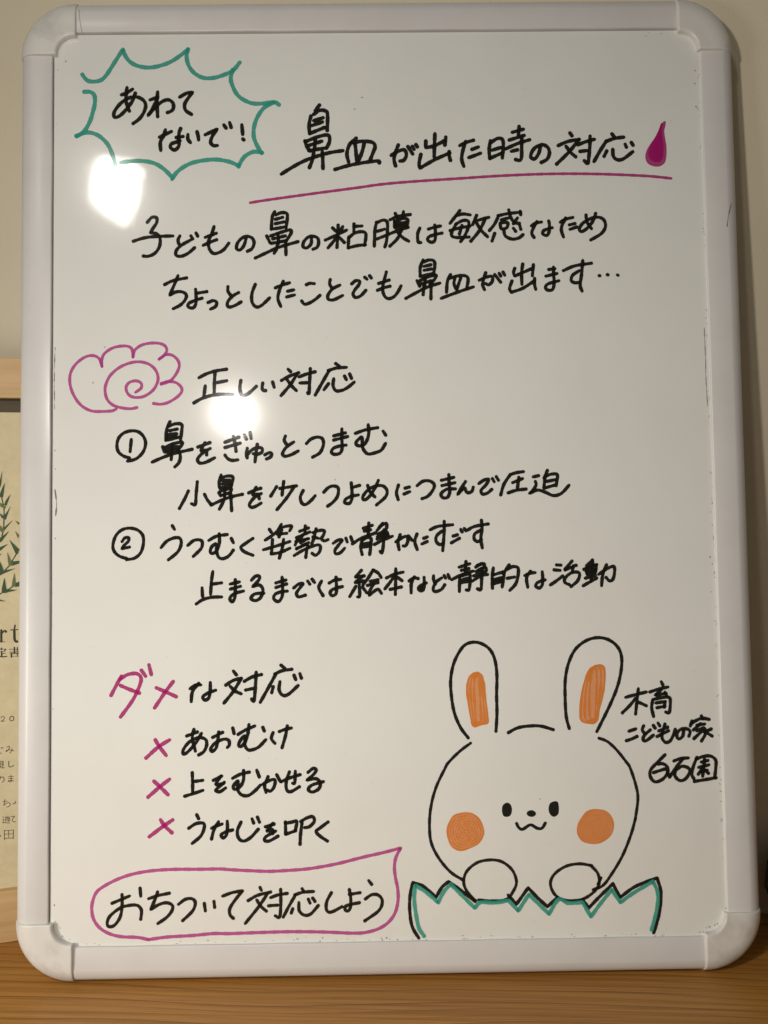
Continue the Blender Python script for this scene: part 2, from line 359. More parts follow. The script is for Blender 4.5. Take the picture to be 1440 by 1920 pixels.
STROKES = [
  ('burst_outline', 'teal', '''
2.68 -186.0,255.1 -184.3,252.6 -181.9,250.8 -178.0,250.5 -174.1,251.5 -170.7,254.9 -166.3,261.9 -160.5,271.2! -159.3,267.4 -156.5,263.4 -151.7,260.5 -144.8,259.2 -137.0,260.4 -129.2,263.6 -119.9,270.3
2.68 -119.7,270.9! -120.6,266.6 -119.9,262.0 -118.0,258.0 -114.6,254.5 -109.7,252.2 -103.8,252.2 -98.0,253.8 -91.6,256.8 -87.2,262.0
2.68 -91.6,257.3 -92.9,251.8 -91.7,246.7 -89.2,241.7 -85.4,238.2 -79.5,235.6 -72.7,235.4 -65.8,236.3 -62.7,234.5
2.68 -65.8,236.0 -71.7,233.0 -76.1,227.1 -78.4,220.6 -78.7,214.6 -77.2,209.6 -73.9,203.6
2.68 -73.5,203.8 -78.7,204.5 -83.6,202.2 -86.5,198.8 -88.3,195.1
2.68 -88.5,195.8 -94.3,198.3 -102.1,199.7 -109.9,199.3 -117.7,197.6 -123.5,194.6 -127.4,191.2 -129.8,187.5
2.68 -129.7,188.4 -134.2,193.3 -140.0,197.3 -146.8,199.1 -154.6,199.2 -161.8,198.3
2.68 -165.2,196.7 -166.4,201.5 -169.1,208.5 -172.5,213.0 -176.9,216.3 -182.8,217.8 -189.6,215.6
2.68 -189.4,215.4! -184.7,218.6 -181.3,224.5 -179.4,230.5 -178.1,236.5 -178.4,241.5 -180.9,243.7 -184.8,243.9'''),
  ('handwriting', 'black', '''
2.34 -161.4,241.8 -158.5,242.8 -154.6,245.3
2.34 -158.0,246.3 -158.5,242.3 -158.5,237.3 -156.5,231.3
2.34 -152.8,242.8 -154.6,237.8 -158.5,232.3 -162.4,228.4 -165.3,227.4 -166.3,229.2 -165.1,232.4 -161.4,236.8 -156.5,239.8 -151.7,240.3 -147.8,238.2 -146.3,235.0 -147.3,230.7 -150.2,226.3 -154.1,223.3
2.34 -138.8,243.3 -139.2,237.1 -138.8,227.6
2.34 -143.4,238.4 -138.6,240.1! -141.7,233.2 -144.8,228.4! -140.0,233.7 -136.1,237.1 -132.2,238.3 -129.3,236.3 -128.9,233.1 -130.2,231.1 -132.7,230.1
2.34 -124.9,240.0 -120.5,242.5 -117.0,243.0! -119.5,239.5 -121.8,235.5 -121.3,231.5 -117.6,228.8
2.34 -137.6,214.4 -134.2,216.1 -130.3,217.9
2.34 -134.0,218.9 -135.1,215.1 -137.1,211.2 -136.9,206.0
2.34 -124.4,219.8 -125.4,217.0 -125.6,213.1 -125.6,208.6 -128.1,206.1 -130.7,207.6 -130.3,209.9 -127.2,211.1 -124.9,211.9
2.34 -127.2,214.1 -123.0,214.7
2.34 -119.9,215.8 -119.9,213.0 -118.4,210.8
2.34 -114.2,217.7 -113.5,214.9 -113.2,212.5
2.34 -109.0,215.7 -105.0,217.6 -101.5,219.3! -104.5,214.9 -105.7,210.9 -104.0,208.7 -101.6,208.7
2.34 -97.3,221.8 -96.0,219.8
2.34 -93.7,223.2 -92.8,220.2
2.34 -86.1,221.7 -85.6,215.7
2.34 -85.5,212.7 -84.9,212.1'''),
  ('title_handwriting', 'black', '''
2.41 -37.3,234.1 -40.0,230.5
2.41 -42.7,227.1 -43.9,221.9 -43.7,215.8
2.41 -40.9,228.2 -37.3,230.6 -33.8,230.4 -32.3,228.1 -32.6,217.7
2.41 -40.9,224.1 -35.2,225.9
2.41 -42.1,221.0 -35.6,223.2
2.41 -43.2,216.0 -38.8,217.8 -34.4,219.6
2.41 -46.6,211.1 -45.5,207.5 -43.5,204.6
2.41 -46.4,210.6 -39.7,213.3 -33.5,214.8 -31.3,213.7 -31.4,210.1 -33.2,206.3
2.41 -44.2,208.2 -36.2,210.8
2.41 -40.2,211.9 -40.7,205.2
2.41 -44.2,204.9 -33.6,206.5
2.41 -61.5,190.1 -56.6,193.2 -49.6,197.2 -42.5,200.2 -31.9,203.3 -23.0,204.7
2.41 -41.1,204.7 -42.0,199.3 -44.0,194.0
2.41 -35.8,204.2 -35.6,199.3 -35.5,193.4
2.41 -14.5,212.6 -18.6,208.6 -20.4,202.7 -19.4,197.3
2.41 -17.7,209.5 -10.6,210.6 -4.4,209.8 -2.7,207.1 -3.9,203.5 -5.9,198.5
2.41 -15.2,208.6 -14.7,203.6 -14.3,197.7
2.41 -9.6,209.0 -10.7,204.4 -12.9,198.6
2.41 -28.0,192.7 -19.6,195.1 -10.8,196.8 -1.0,197.9 -0.2,196.6
2.41 7.4,201.4 12.3,204.2 15.8,204.7 16.9,201.5 15.3,198.3 12.9,197.7
2.41 11.9,208.0 10.1,203.4 9.1,198.9 10.0,194.6
2.41 17.9,206.9 20.8,202.2
2.41 20.7,207.0 21.7,205.2
2.41 23.0,208.1 23.8,206.7
2.41 35.0,214.9 34.6,207.6 34.3,200.2
2.41 29.2,210.4 29.1,206.1! 34.4,207.2 41.1,210.5
2.41 41.8,212.7 41.1,207.6
2.41 26.0,201.9 24.8,196.0 25.4,193.1! 34.3,198.2 44.1,202.6
2.41 43.8,203.5 43.9,200.3 44.5,197.8
2.35 50.6,207.3 54.8,209.3 59.2,210.6
2.35 54.3,209.8 52.2,203.3 51.6,198.3 52.8,194.0
2.35 58.1,204.7 62.1,206.2
2.35 56.1,199.5 59.5,200.7 63.4,202.2
2.35 69.8,210.1 68.9,204.1 69.3,198.7
2.35 69.9,208.9 74.4,211.6 77.3,210.9 77.9,207.1 77.1,199.1
2.35 70.8,204.1 76.4,205.8
2.35 69.7,199.1 76.7,202.1
2.35 83.8,215.5 90.7,217.4
2.35 88.1,219.2 87.5,213.0
2.35 81.7,210.5 91.1,213.4
2.35 79.2,204.8 87.1,208.3 94.5,210.6
2.35 89.6,212.9 89.4,204.9 89.1,199.0 87.8,197.4 85.4,198.0
2.35 83.0,203.3 86.8,204.2
2.35 101.2,206.3 100.1,201.9 97.6,198.4 95.2,199.1 95.4,201.9 97.8,205.4 102.2,207.3 105.8,205.6 106.8,201.8 105.2,198.0 101.5,195.9
2.35 120.0,214.7 121.2,212.9
2.35 112.5,206.7 118.4,209.2 125.8,210.6
2.35 125.3,210.1 119.3,202.7 111.2,194.8
2.35 117.4,206.2 120.2,202.2 123.3,199.4
2.35 124.8,207.1 130.2,209.1 135.3,210.5
2.35 132.7,212.5 132.3,205.5 131.5,198.6 130.8,195.1 128.7,196.8
2.35 126.1,202.8 130.6,203.3
2.35 146.5,213.9 147.9,211.9
2.35 142.5,209.0 147.9,210.9 153.8,211.7
2.35 142.8,209.3 138.4,202.5 134.8,196.3
2.35 143.0,203.0 141.2,199.5
2.35 146.8,203.9 147.1,199.4 149.7,197.2 153.5,197.9 159.3,202.3
2.35 154.7,207.1 155.4,205.3
2.35 158.6,208.3 159.6,206.5'''),
  ('underline', 'magenta', '''
1.85 -81.1,172.0 -70.7,173.6 -42.9,177.3 -15.0,180.8 0.7,182.9 20.2,184.5 49.5,186.2 78.8,187.8 108.2,188.6 137.5,188.2 166.9,186.7 183.0,185.0'''),
  ('explanation_handwriting', 'black', '''
2.16 -145.3,160.2 -142.4,163.3 -139.5,162.9 -139.5,159.9 -141.6,156.6 -143.4,153.6! -139.5,152.8 -137.4,149.8 -137.8,144.7 -140.7,140.5 -144.9,138.7 -147.8,138.9
2.16 -154.0,148.3 -147.4,150.3 -140.7,151.1 -129.5,151.4
2.16 -125.1,151.3 -126.2,148.8 -125.7,146.3
2.16 -118.4,148.7 -124.2,145.4 -127.3,142.1 -127.3,139.1 -124.2,138.5 -120.0,140.3 -115.9,143.8
2.16 -118.2,151.3 -117.1,149.4
2.16 -115.0,153.1 -114.0,151.1
2.16 -103.8,157.0 -105.1,152.8 -107.2,147.8 -106.8,143.1 -104.3,140.1 -101.0,140.5 -97.6,142.6 -94.7,146.4
2.16 -109.2,150.3 -102.4,152.8
2.16 -110.5,145.3 -105.9,147.3 -102.2,148.7
2.16 -83.9,149.2 -85.2,145.0 -87.7,142.1 -89.8,143.0 -89.3,146.3 -86.8,149.3 -83.5,150.7 -80.2,149.6 -78.9,146.6 -80.2,142.9 -83.1,141.2
2.16 -65.9,166.1 -67.5,162.6 -68.1,155.0
2.16 -65.1,164.1 -61.8,165.5 -58.4,164.9 -58.1,161.7 -58.9,155.9
2.16 -65.5,161.3 -61.0,162.5
2.16 -65.6,158.5 -60.2,159.6
2.16 -66.8,155.2 -59.3,156.4
2.16 -71.0,150.8 -69.0,146.5
2.16 -68.5,150.8 -62.7,152.8 -56.9,154.4 -55.6,153.2 -57.3,149.8 -59.4,147.3
2.16 -67.3,148.9 -59.4,150.7
2.16 -64.0,152.4 -63.6,146.1
2.16 -68.2,146.1 -58.6,147.7
2.16 -78.2,136.9 -71.1,140.2 -63.6,143.5 -51.5,147.0
2.16 -64.4,145.6 -64.9,142.7 -66.4,139.8
2.16 -59.2,146.4 -59.1,138.8
2.13 -43.1,149.0 -43.5,145.4 -46.0,143.0 -48.4,143.7 -47.9,146.9 -45.2,149.7 -42.1,150.3 -39.3,149.1 -38.7,146.1 -39.7,143.3 -42.2,142.1
2.13 -29.9,155.5 -27.7,153.2
2.13 -26.4,157.2 -26.7,150.9 -27.3,143.0
2.13 -23.6,156.2 -24.8,153.7
2.13 -34.5,147.8 -28.2,150.6 -21.2,154.0
2.13 -27.2,150.2 -29.6,146.7 -32.8,142.9
2.13 -25.8,149.5 -22.6,146.1
2.13 -16.5,157.9 -16.6,152.8
2.13 -16.4,156.3 -11.6,156.5
2.13 -19.9,149.6 -20.3,142.7
2.13 -19.6,149.3 -16.4,151.9 -12.2,152.9 -9.5,152.1 -9.2,149.3 -10.1,144.2
2.13 -20.3,142.7 -14.4,144.1 -9.6,144.5
2.13 -2.4,158.8 -3.5,153.5 -4.0,143.6
2.13 -1.7,158.8 1.7,160.1 4.2,158.9 4.4,153.4 3.6,146.4 2.6,143.1
2.13 -1.8,153.1 2.5,154.3
2.13 -2.2,148.2 3.0,150.2
2.13 6.1,160.3 11.5,162.5 18.8,163.5
2.13 9.4,164.3 10.6,161.1
2.13 14.5,165.3 14.1,161.1
2.13 8.8,159.4 8.8,155.5
2.13 9.0,158.9 13.6,160.9 17.0,160.3 16.6,156.0
2.13 9.4,157.6 16.0,158.6
2.13 9.3,156.5 15.9,157.2
2.13 9.3,155.1 15.6,156.0
2.13 5.1,151.1 10.7,153.3 17.3,155.4
2.13 13.5,154.4 10.6,148.4 5.7,143.5
2.13 11.0,151.9 14.1,148.7 17.5,146.6
2.13 24.6,154.8 23.2,151.1 23.4,146.2 25.0,145.6
2.13 30.0,154.1 33.6,155.2 37.5,156.0
2.13 34.0,156.6 34.3,151.7 33.9,147.1 31.8,145.7 29.3,147.2 30.4,149.3 34.3,150.6 38.4,151.5
2.14 49.8,165.7 43.6,157.7
2.14 47.4,162.3 51.6,163.5 56.2,162.9
2.14 47.3,157.2 44.3,150.9 46.7,148.7 55.3,148.8
2.14 47.3,157.2 51.5,159.3 54.8,159.0 55.2,155.9 53.0,150.4 50.0,146.0
2.14 43.5,153.0 48.9,154.5 56.0,155.8
2.14 51.0,156.2 49.3,150.8
2.14 60.3,162.6 57.7,156.7
2.14 59.0,158.6 63.2,160.0 67.8,161.2
2.14 65.7,160.4 61.8,152.8 56.3,146.1
2.14 60.2,157.5 63.1,152.8 66.8,148.9
2.14 73.7,162.2 80.0,163.5 88.0,164.3
2.14 74.0,162.0 71.5,157.0 68.1,152.8
2.14 75.7,159.5 80.1,160.7
2.14 74.9,157.4 75.6,154.0 79.0,154.5 79.5,157.7 75.3,157.6
2.14 80.5,165.8 81.6,161.1 84.1,157.7 87.0,157.2
2.14 87.6,164.9 87.9,162.7
2.14 85.8,160.6 83.2,157.0
2.14 71.4,151.0 69.6,146.1
2.14 77.1,153.1 78.0,149.3 82.2,147.2 86.4,147.9 89.1,150.0
2.14 83.2,154.1 84.6,152.1
2.14 87.2,155.8 87.8,153.4
2.14 94.5,155.6 97.4,157.3 100.8,157.9
2.14 97.9,158.2 95.7,154.2 94.6,150.8 96.0,148.1
2.14 105.4,158.5 105.8,155.8 105.4,151.5 103.9,149.3 101.6,150.3 101.9,152.2 104.4,153.4 107.4,154.2
2.14 112.7,157.7 115.9,159.5 120.5,160.6
2.14 116.1,160.3 113.7,155.7 113.2,152.3 114.4,148.3
2.14 118.3,155.9 121.8,156.7
2.14 118.7,153.1 122.9,154.5
2.14 128.9,162.1 129.4,157.7 132.1,153.4
2.14 135.0,163.1 133.0,158.0 129.1,153.4 125.7,151.6 124.5,153.2 126.7,156.8 131.8,159.8 136.8,160.6 140.1,158.7 140.9,154.6 138.2,150.2 131.5,146.2'''),
  ('explanation_handwriting', 'black', '''
2.12 -134.6,120.7 -129.2,123.2 -120.9,124.8
2.12 -126.3,126.2 -128.4,121.0 -131.5,113.9! -127.5,116.0 -123.4,115.9 -121.1,113.8 -122.2,110.5 -125.1,107.6 -129.2,105.5
2.12 -115.4,117.5 -115.1,113.3 -115.3,108.3 -117.2,105.8 -120.1,106.7 -119.5,108.8 -116.0,110.4 -111.4,111.9
2.12 -115.1,115.0 -108.4,116.0
2.12 -107.7,109.1 -104.4,110.3 -102.3,109.0 -103.2,106.5 -106.1,105.0
2.12 -95.3,119.0 -95.3,116.1 -93.6,113.5
2.12 -88.7,115.2 -92.8,112.7 -95.7,108.9 -94.9,106.2 -91.2,107.0 -87.2,109.3
2.12 -78.3,120.3 -80.4,114.6 -80.4,109.2 -78.0,106.1 -74.6,106.9 -69.5,111.6
2.12 -65.9,117.9 -62.1,119.5 -57.1,121.0
2.12 -60.9,122.0 -63.4,116.1 -64.3,111.1 -62.6,106.2
2.12 -58.3,115.7 -54.5,116.5
2.12 -58.9,112.1 -54.1,113.3
2.13 -46.6,119.7 -44.5,120.5 -41.7,120.3
2.13 -49.6,109.5 -47.7,107.4 -44.3,108.4 -40.8,110.6 -38.2,112.9
2.13 -31.7,122.8 -32.1,120.0 -30.7,117.4
2.13 -25.8,119.2 -30.4,116.8 -33.2,113.0 -32.9,110.4 -29.7,110.0 -24.2,112.6
2.13 -18.4,119.9 -15.8,121.9 -13.4,121.4 -14.1,119.1 -16.8,115.6 -17.6,113.1 -15.9,111.3 -12.8,112.4 -9.6,115.8
2.13 -10.2,124.0 -8.9,122.8
2.13 -7.2,125.0 -6.1,123.5
2.13 3.3,127.2 1.9,121.8 0.8,116.9 1.7,112.6 4.1,110.4 7.6,111.4 10.4,114.6 12.3,118.3
2.13 -1.6,120.0 5.0,122.1
2.13 -2.4,115.7 1.5,117.2 5.5,118.2
2.13 26.3,134.5 24.5,129.9 24.4,124.2
2.13 26.6,133.3 30.1,134.5 33.2,133.7 33.5,129.9 32.7,125.6
2.13 26.9,130.5 31.1,131.5
2.13 26.9,128.0 31.4,128.8
2.13 24.8,124.2 32.1,125.9
2.13 22.3,121.5 24.0,118.0
2.13 24.0,121.4 29.3,123.8 34.1,124.9 33.7,122.8 30.4,119.2
2.13 24.7,119.3 31.3,121.4
2.13 27.5,122.9 27.1,118.0
2.13 15.2,110.4 21.5,113.8 28.5,117.3 36.5,119.8
2.13 26.7,118.7 26.0,112.6
2.13 31.1,120.0 30.8,109.9
2.13 43.3,125.1 41.3,120.9 40.6,114.0
2.13 42.5,122.8 47.6,124.2 52.6,124.2 54.2,122.0 53.3,116.7
2.13 45.9,122.6 45.4,119.2 46.8,115.8
2.13 49.6,122.9 48.3,119.2 47.0,115.8
2.13 37.3,110.2 41.5,111.8 49.9,114.8 57.4,117.2
2.13 61.2,121.4 65.9,123.4 69.2,123.6 69.3,120.6 67.0,118.4 65.2,119.2
2.13 65.3,126.1 63.8,121.9 63.3,118.2 64.3,115.4
2.13 70.9,124.8 74.5,120.0
2.13 73.7,125.6 74.6,123.8
2.13 76.1,126.4 77.1,124.4
2.13 88.5,131.4 87.7,125.5 87.7,118.6
2.13 83.5,128.7 82.7,126.0 83.4,123.8! 95.1,128.8
2.13 95.2,130.9 94.4,123.9
2.13 81.6,120.7 80.0,115.9 81.1,113.6! 88.2,116.0 95.8,120.8
2.13 95.8,122.2 95.6,118.6 96.3,115.3
2.13 104.7,127.7 108.5,128.2
2.13 102.9,123.5 109.7,125.1
2.13 107.7,129.1 107.7,124.4 107.9,119.4 106.9,115.2 104.0,114.6 102.4,116.3 104.1,118.6 110.8,120.5
2.13 113.9,126.9 121.0,129.8 131.5,131.4
2.13 126.1,133.1 125.1,124.2 124.1,117.5 125.2,113.9
2.13 123.9,126.8 119.6,123.9 118.7,120.5 121.2,119.1 124.1,119.6
2.13 136.2,123.5 136.6,123.4
2.13 141.3,124.1 141.7,123.9
2.13 147.7,123.8 148.0,123.6'''),
  ('flower_outline', 'pink', '''
1.91 -164.5,43.2 -167.2,42.1 -173.4,41.8 -179.5,42.2 -185.0,44.9 -189.1,49.4 -191.9,55.0 -193.1,60.5 -192.6,66.0 -189.9,70.9 -185.8,74.6 -181.7,76.5 -177.6,76.4 -174.8,74.3 -173.3,70.0
1.91 -173.3,69.8! -173.4,74.1 -171.7,77.9 -167.3,81.0 -162.5,82.3 -157.7,82.3 -154.9,80.5 -154.1,75.7
1.91 -154.2,75.4! -153.2,79.5 -149.4,82.6 -144.6,83.9 -139.1,84.0 -135.0,82.7 -133.3,79.8 -134.7,76.5 -138.1,73.9
1.91 -138.0,74.0! -134.3,76.6 -130.2,76.4 -126.8,73.6 -125.6,70.1 -126.8,66.0 -129.9,61.5 -133.0,59.5 -136.8,58.3
1.91 -136.8,58.8! -133.0,59.9 -128.2,59.4 -124.8,56.8 -124.1,53.8 -126.8,50.4 -132.3,47.0 -137.1,45.9 -141.6,46.4
1.91 -152.5,53.5 -149.4,55.8 -148.8,58.1 -150.1,59.9 -152.9,60.6 -156.3,59.7 -158.3,57.2 -158.0,53.9 -155.6,51.1 -151.5,50.2 -146.7,51.2 -141.9,54.6 -139.2,59.2 -138.8,63.3 -140.5,67.5 -144.0,70.7 -148.8,72.3 -154.2,72.2 -159.7,70.5 -164.5,67.7 -168.6,63.5 -171.0,58.2 -171.3,54.0 -170.0,49.2 -166.5,45.7 -161.1,43.9 -155.6,43.3 -151.8,44.0'''),
  ('heading_handwriting', 'black', '''
2.17 -113.4,62.1 -109.0,64.4 -103.1,66.2 -96.4,67.2
2.17 -103.5,65.5 -103.9,59.9 -104.1,52.4
2.17 -103.1,58.8 -96.4,60.0
2.17 -109.6,56.9 -110.5,50.3
2.17 -116.7,46.4 -112.0,49.0 -106.1,50.9 -99.5,51.6 -92.6,51.3
2.17 -87.6,60.1 -88.2,56.1 -87.8,52.4 -86.0,50.7 -82.7,52.1 -78.1,56.3
2.17 -74.1,58.3 -74.5,55.5 -73.9,53.8 -72.3,53.6
2.17 -68.0,58.9 -67.1,55.7
2.17 -58.3,66.7 -56.8,65.2
2.17 -62.5,59.8 -57.7,62.4 -51.8,64.5
2.17 -52.8,63.8 -57.0,57.2 -62.8,50.4
2.17 -59.2,60.5 -56.3,56.4 -53.4,53.4
2.17 -51.5,61.9 -46.7,63.7 -41.6,65.0
2.17 -44.6,67.0 -45.1,59.2 -45.6,51.3 -46.4,51.9
2.17 -51.0,58.1 -46.6,58.2
2.17 -28.9,70.0 -26.8,68.5
2.17 -33.5,65.6 -28.3,67.2 -22.4,67.5
2.17 -33.0,65.6 -37.2,58.4 -41.7,50.5
2.17 -33.4,57.5 -36.2,53.8
2.17 -30.2,60.4 -30.6,56.1 -28.8,53.0 -24.8,53.3 -21.1,55.3 -17.6,58.2
2.17 -23.5,62.1 -22.4,59.9
2.17 -20.3,63.4 -19.2,60.6'''),
  ('circled_number', 'black', '''
2.16 -156.3,12.8 -160.1,14.1 -163.2,16.9 -164.0,21.0 -162.8,25.4 -159.4,28.5 -154.6,29.6 -150.5,28.7 -147.5,25.6 -146.4,21.5 -147.8,16.7 -151.2,12.9 -154.6,11.4 -157.5,10.9
2.16 -155.2,24.2 -155.9,16.8'''),
  ('advice_handwriting', 'black', '''
2.16 -131.4,34.9 -133.4,30.2 -134.0,23.5
2.16 -132.1,32.2 -128.0,33.6 -124.2,33.1 -124.2,29.4 -124.9,23.9
2.16 -131.7,29.4 -127.0,30.3
2.16 -132.4,27.1 -127.3,27.4
2.16 -133.1,25.4 -127.6,25.7
2.16 -133.8,23.5 -125.6,25.3
2.16 -135.9,19.5 -134.7,16.2
2.16 -134.5,19.1 -129.4,21.2 -124.6,22.2 -123.9,21.2 -126.6,17.0
2.16 -133.5,17.7 -126.6,19.5
2.16 -130.0,20.2 -130.7,11.5
2.16 -133.5,16.1 -126.6,17.8
2.16 -142.3,10.1 -136.2,12.7 -129.4,15.1 -117.8,17.7
2.16 -125.6,16.4 -125.1,12.9 -126.0,9.5 -128.4,7.0
2.16 -114.3,19.0 -106.8,21.7
2.16 -109.9,21.6 -112.3,16.8 -109.1,17.0 -108.9,14.1
2.16 -106.8,18.0 -110.9,15.7 -114.4,11.8 -113.3,9.2 -109.6,9.5 -104.1,12.2
2.16 -97.6,21.8 -89.0,24.9
2.16 -97.6,18.5 -88.3,21.1
2.16 -92.4,25.3 -91.4,20.8 -90.8,16.1
2.16 -97.6,13.8 -95.9,11.6 -93.2,10.5 -89.8,10.8
2.16 -85.6,26.1 -84.4,23.6
2.16 -82.1,27.6 -81.5,24.0
2.16 -83.9,17.8 -84.4,14.5 -84.0,12.0
2.16 -83.6,14.2 -81.5,16.5 -78.1,18.2 -75.0,17.8 -74.9,15.4 -77.8,14.1 -80.2,14.5
2.16 -77.7,20.3 -78.5,15.1 -79.2,9.5
2.14 -73.1,13.7 -70.4,15.0 -68.9,14.2 -69.7,12.3 -72.1,11.1
2.14 -60.4,25.1 -61.1,22.5 -59.9,20.3
2.14 -55.3,21.4 -59.8,18.3 -62.2,14.4 -60.8,12.7 -57.1,13.5 -52.6,15.8
2.14 -47.4,20.4 -44.6,23.1 -40.5,24.3 -37.5,23.1 -37.0,19.4 -39.2,14.6 -43.7,11.9
2.14 -30.6,24.9 -23.4,26.7
2.14 -30.6,22.3 -22.0,24.4
2.14 -25.5,29.1 -25.6,23.4 -25.5,17.2 -26.9,14.1 -30.4,13.5 -32.1,14.9 -30.7,17.3 -26.9,18.6 -23.1,19.1
2.14 -17.2,26.3 -11.0,28.4 -3.4,29.7
2.14 -9.2,31.5 -8.9,26.7 -10.0,22.2 -12.5,18.8 -15.9,18.8 -16.9,20.6 -14.5,23.3 -13.1,23.6 -13.0,18.4 -11.5,15.0 -9.1,13.4 -4.3,14.4 -1.2,15.9 1.3,19.8
2.14 -0.0,27.4 1.5,25.0'''),
  ('advice_handwriting', 'black', '''
2.10 -114.7,-2.4 -115.4,-9.8 -116.0,-16.3 -118.2,-15.9
2.10 -120.2,-8.0 -122.6,-13.1 -125.7,-18.7
2.10 -110.3,-10.2 -108.6,-13.6 -106.5,-16.2
2.10 -100.1,1.5 -101.3,-3.1 -101.1,-6.2
2.10 -100.1,-0.1 -96.0,0.9 -92.9,0.2 -93.3,-3.2 -94.3,-6.3
2.10 -99.1,-1.9 -95.0,-1.5
2.10 -99.4,-4.0 -94.6,-3.2
2.10 -100.8,-6.6 -94.3,-4.7
2.10 -101.5,-9.3 -100.5,-11.2
2.10 -100.8,-8.6 -94.0,-6.8 -95.0,-10.4
2.10 -100.1,-11.0 -94.7,-9.4
2.10 -97.7,-6.6 -98.1,-11.5
2.10 -106.3,-16.9 -99.4,-13.8 -93.3,-11.8 -87.0,-10.5
2.10 -97.9,-12.1 -99.1,-15.5 -101.2,-19.4
2.10 -94.2,-10.1 -94.0,-14.9 -93.7,-20.5
2.10 -83.2,-9.7 -79.8,-8.2 -75.7,-6.9
2.10 -78.6,-6.3 -80.8,-10.8 -77.6,-10.6 -76.7,-13.4
2.10 -75.6,-10.2 -79.8,-12.7 -82.8,-16.7 -81.5,-18.6 -78.8,-17.9 -75.7,-16.1
2.10 -66.0,-6.0 -69.7,-11.9
2.10 -61.6,-2.9 -62.2,-7.1 -62.7,-11.3
2.10 -64.1,-7.2 -53.8,-5.7
2.10 -55.4,-6.5 -60.0,-13.2 -65.9,-20.2
2.10 -49.7,-8.6 -51.5,-12.7 -50.5,-16.5 -48.1,-17.2 -45.0,-14.9 -42.4,-12.0
2.10 -37.1,-9.9 -34.0,-6.9 -30.6,-6.1 -28.1,-7.6 -28.6,-12.3 -31.4,-16.0 -34.8,-18.5
2.10 -20.1,-4.3 -19.7,-9.7 -19.9,-14.4 -21.5,-17.0 -24.2,-16.4 -23.7,-14.4 -20.4,-12.7 -15.9,-11.8
2.10 -20.0,-7.3 -15.0,-5.9
2.10 -10.0,-6.0 -8.7,-9.8 -5.7,-13.1
2.10 -3.4,-3.0 -5.6,-7.8 -9.4,-13.2 -12.4,-15.0 -12.9,-12.6 -9.4,-8.4 -4.6,-6.4 -0.5,-6.5 1.9,-9.4 0.8,-13.3 -4.7,-18.1
2.10 9.0,-6.0 7.7,-10.7 8.7,-15.0
2.11 13.0,-8.0 15.7,-7.3
2.11 12.3,-11.6 15.8,-10.2
2.11 20.5,-6.5 24.0,-3.9 28.1,-3.7 30.9,-5.8 30.4,-8.9 27.1,-13.0 23.4,-14.6
2.11 35.5,-3.4 43.1,-1.7
2.11 35.8,-6.7 43.7,-5.0
2.11 40.1,0.0 40.2,-5.8 40.5,-10.7 39.0,-14.0 36.1,-14.1 35.2,-11.6 38.7,-9.0 44.0,-8.8
2.11 50.3,-4.4 47.7,-8.3 45.2,-12.4! 47.7,-9.7 49.8,-8.3 50.6,-10.6 52.4,-11.3 54.3,-10.2 55.0,-8.0
2.11 58.6,-5.7 61.8,-3.6 64.7,-3.2 63.0,-6.5 59.9,-9.9 60.8,-12.2 63.7,-11.7 66.5,-9.4
2.11 67.0,-2.8 68.0,-4.6
2.11 69.4,-1.6 70.7,-3.8
2.11 77.9,-0.5 81.7,0.7 86.2,1.3
2.11 78.2,-0.3 74.1,-6.2 71.9,-12.9
2.11 79.5,-5.4 85.5,-3.0
2.11 83.3,-2.2 82.3,-8.9
2.11 76.5,-11.7 81.4,-10.2 87.6,-9.5
2.11 92.3,-2.0 95.5,-1.3
2.11 93.5,-4.9 93.9,-6.8 92.1,-10.1 89.6,-12.3! 94.6,-10.2 99.5,-11.6 104.4,-13.7 109.4,-12.4 114.2,-7.5
2.11 101.1,1.9 98.9,-2.8
2.11 99.5,-2.5 98.6,-9.1! 105.0,-7.4
2.11 99.7,-1.7 103.9,-0.4 107.2,-1.2 106.2,-7.6
2.11 100.1,-5.0 105.9,-3.9'''),
  ('circled_number', 'black', '''
2.09 -158.0,-49.0 -162.7,-47.3 -165.8,-44.1 -166.3,-40.0 -164.4,-34.6 -160.7,-31.3 -156.0,-30.4 -151.2,-31.7 -148.1,-35.1 -147.8,-40.2 -149.5,-45.6 -153.2,-48.8 -158.1,-49.6
2.09 -160.8,-38.5 -159.0,-36.3 -156.8,-36.4 -157.0,-38.4 -159.3,-40.7 -160.9,-42.9! -156.3,-42.0'''),
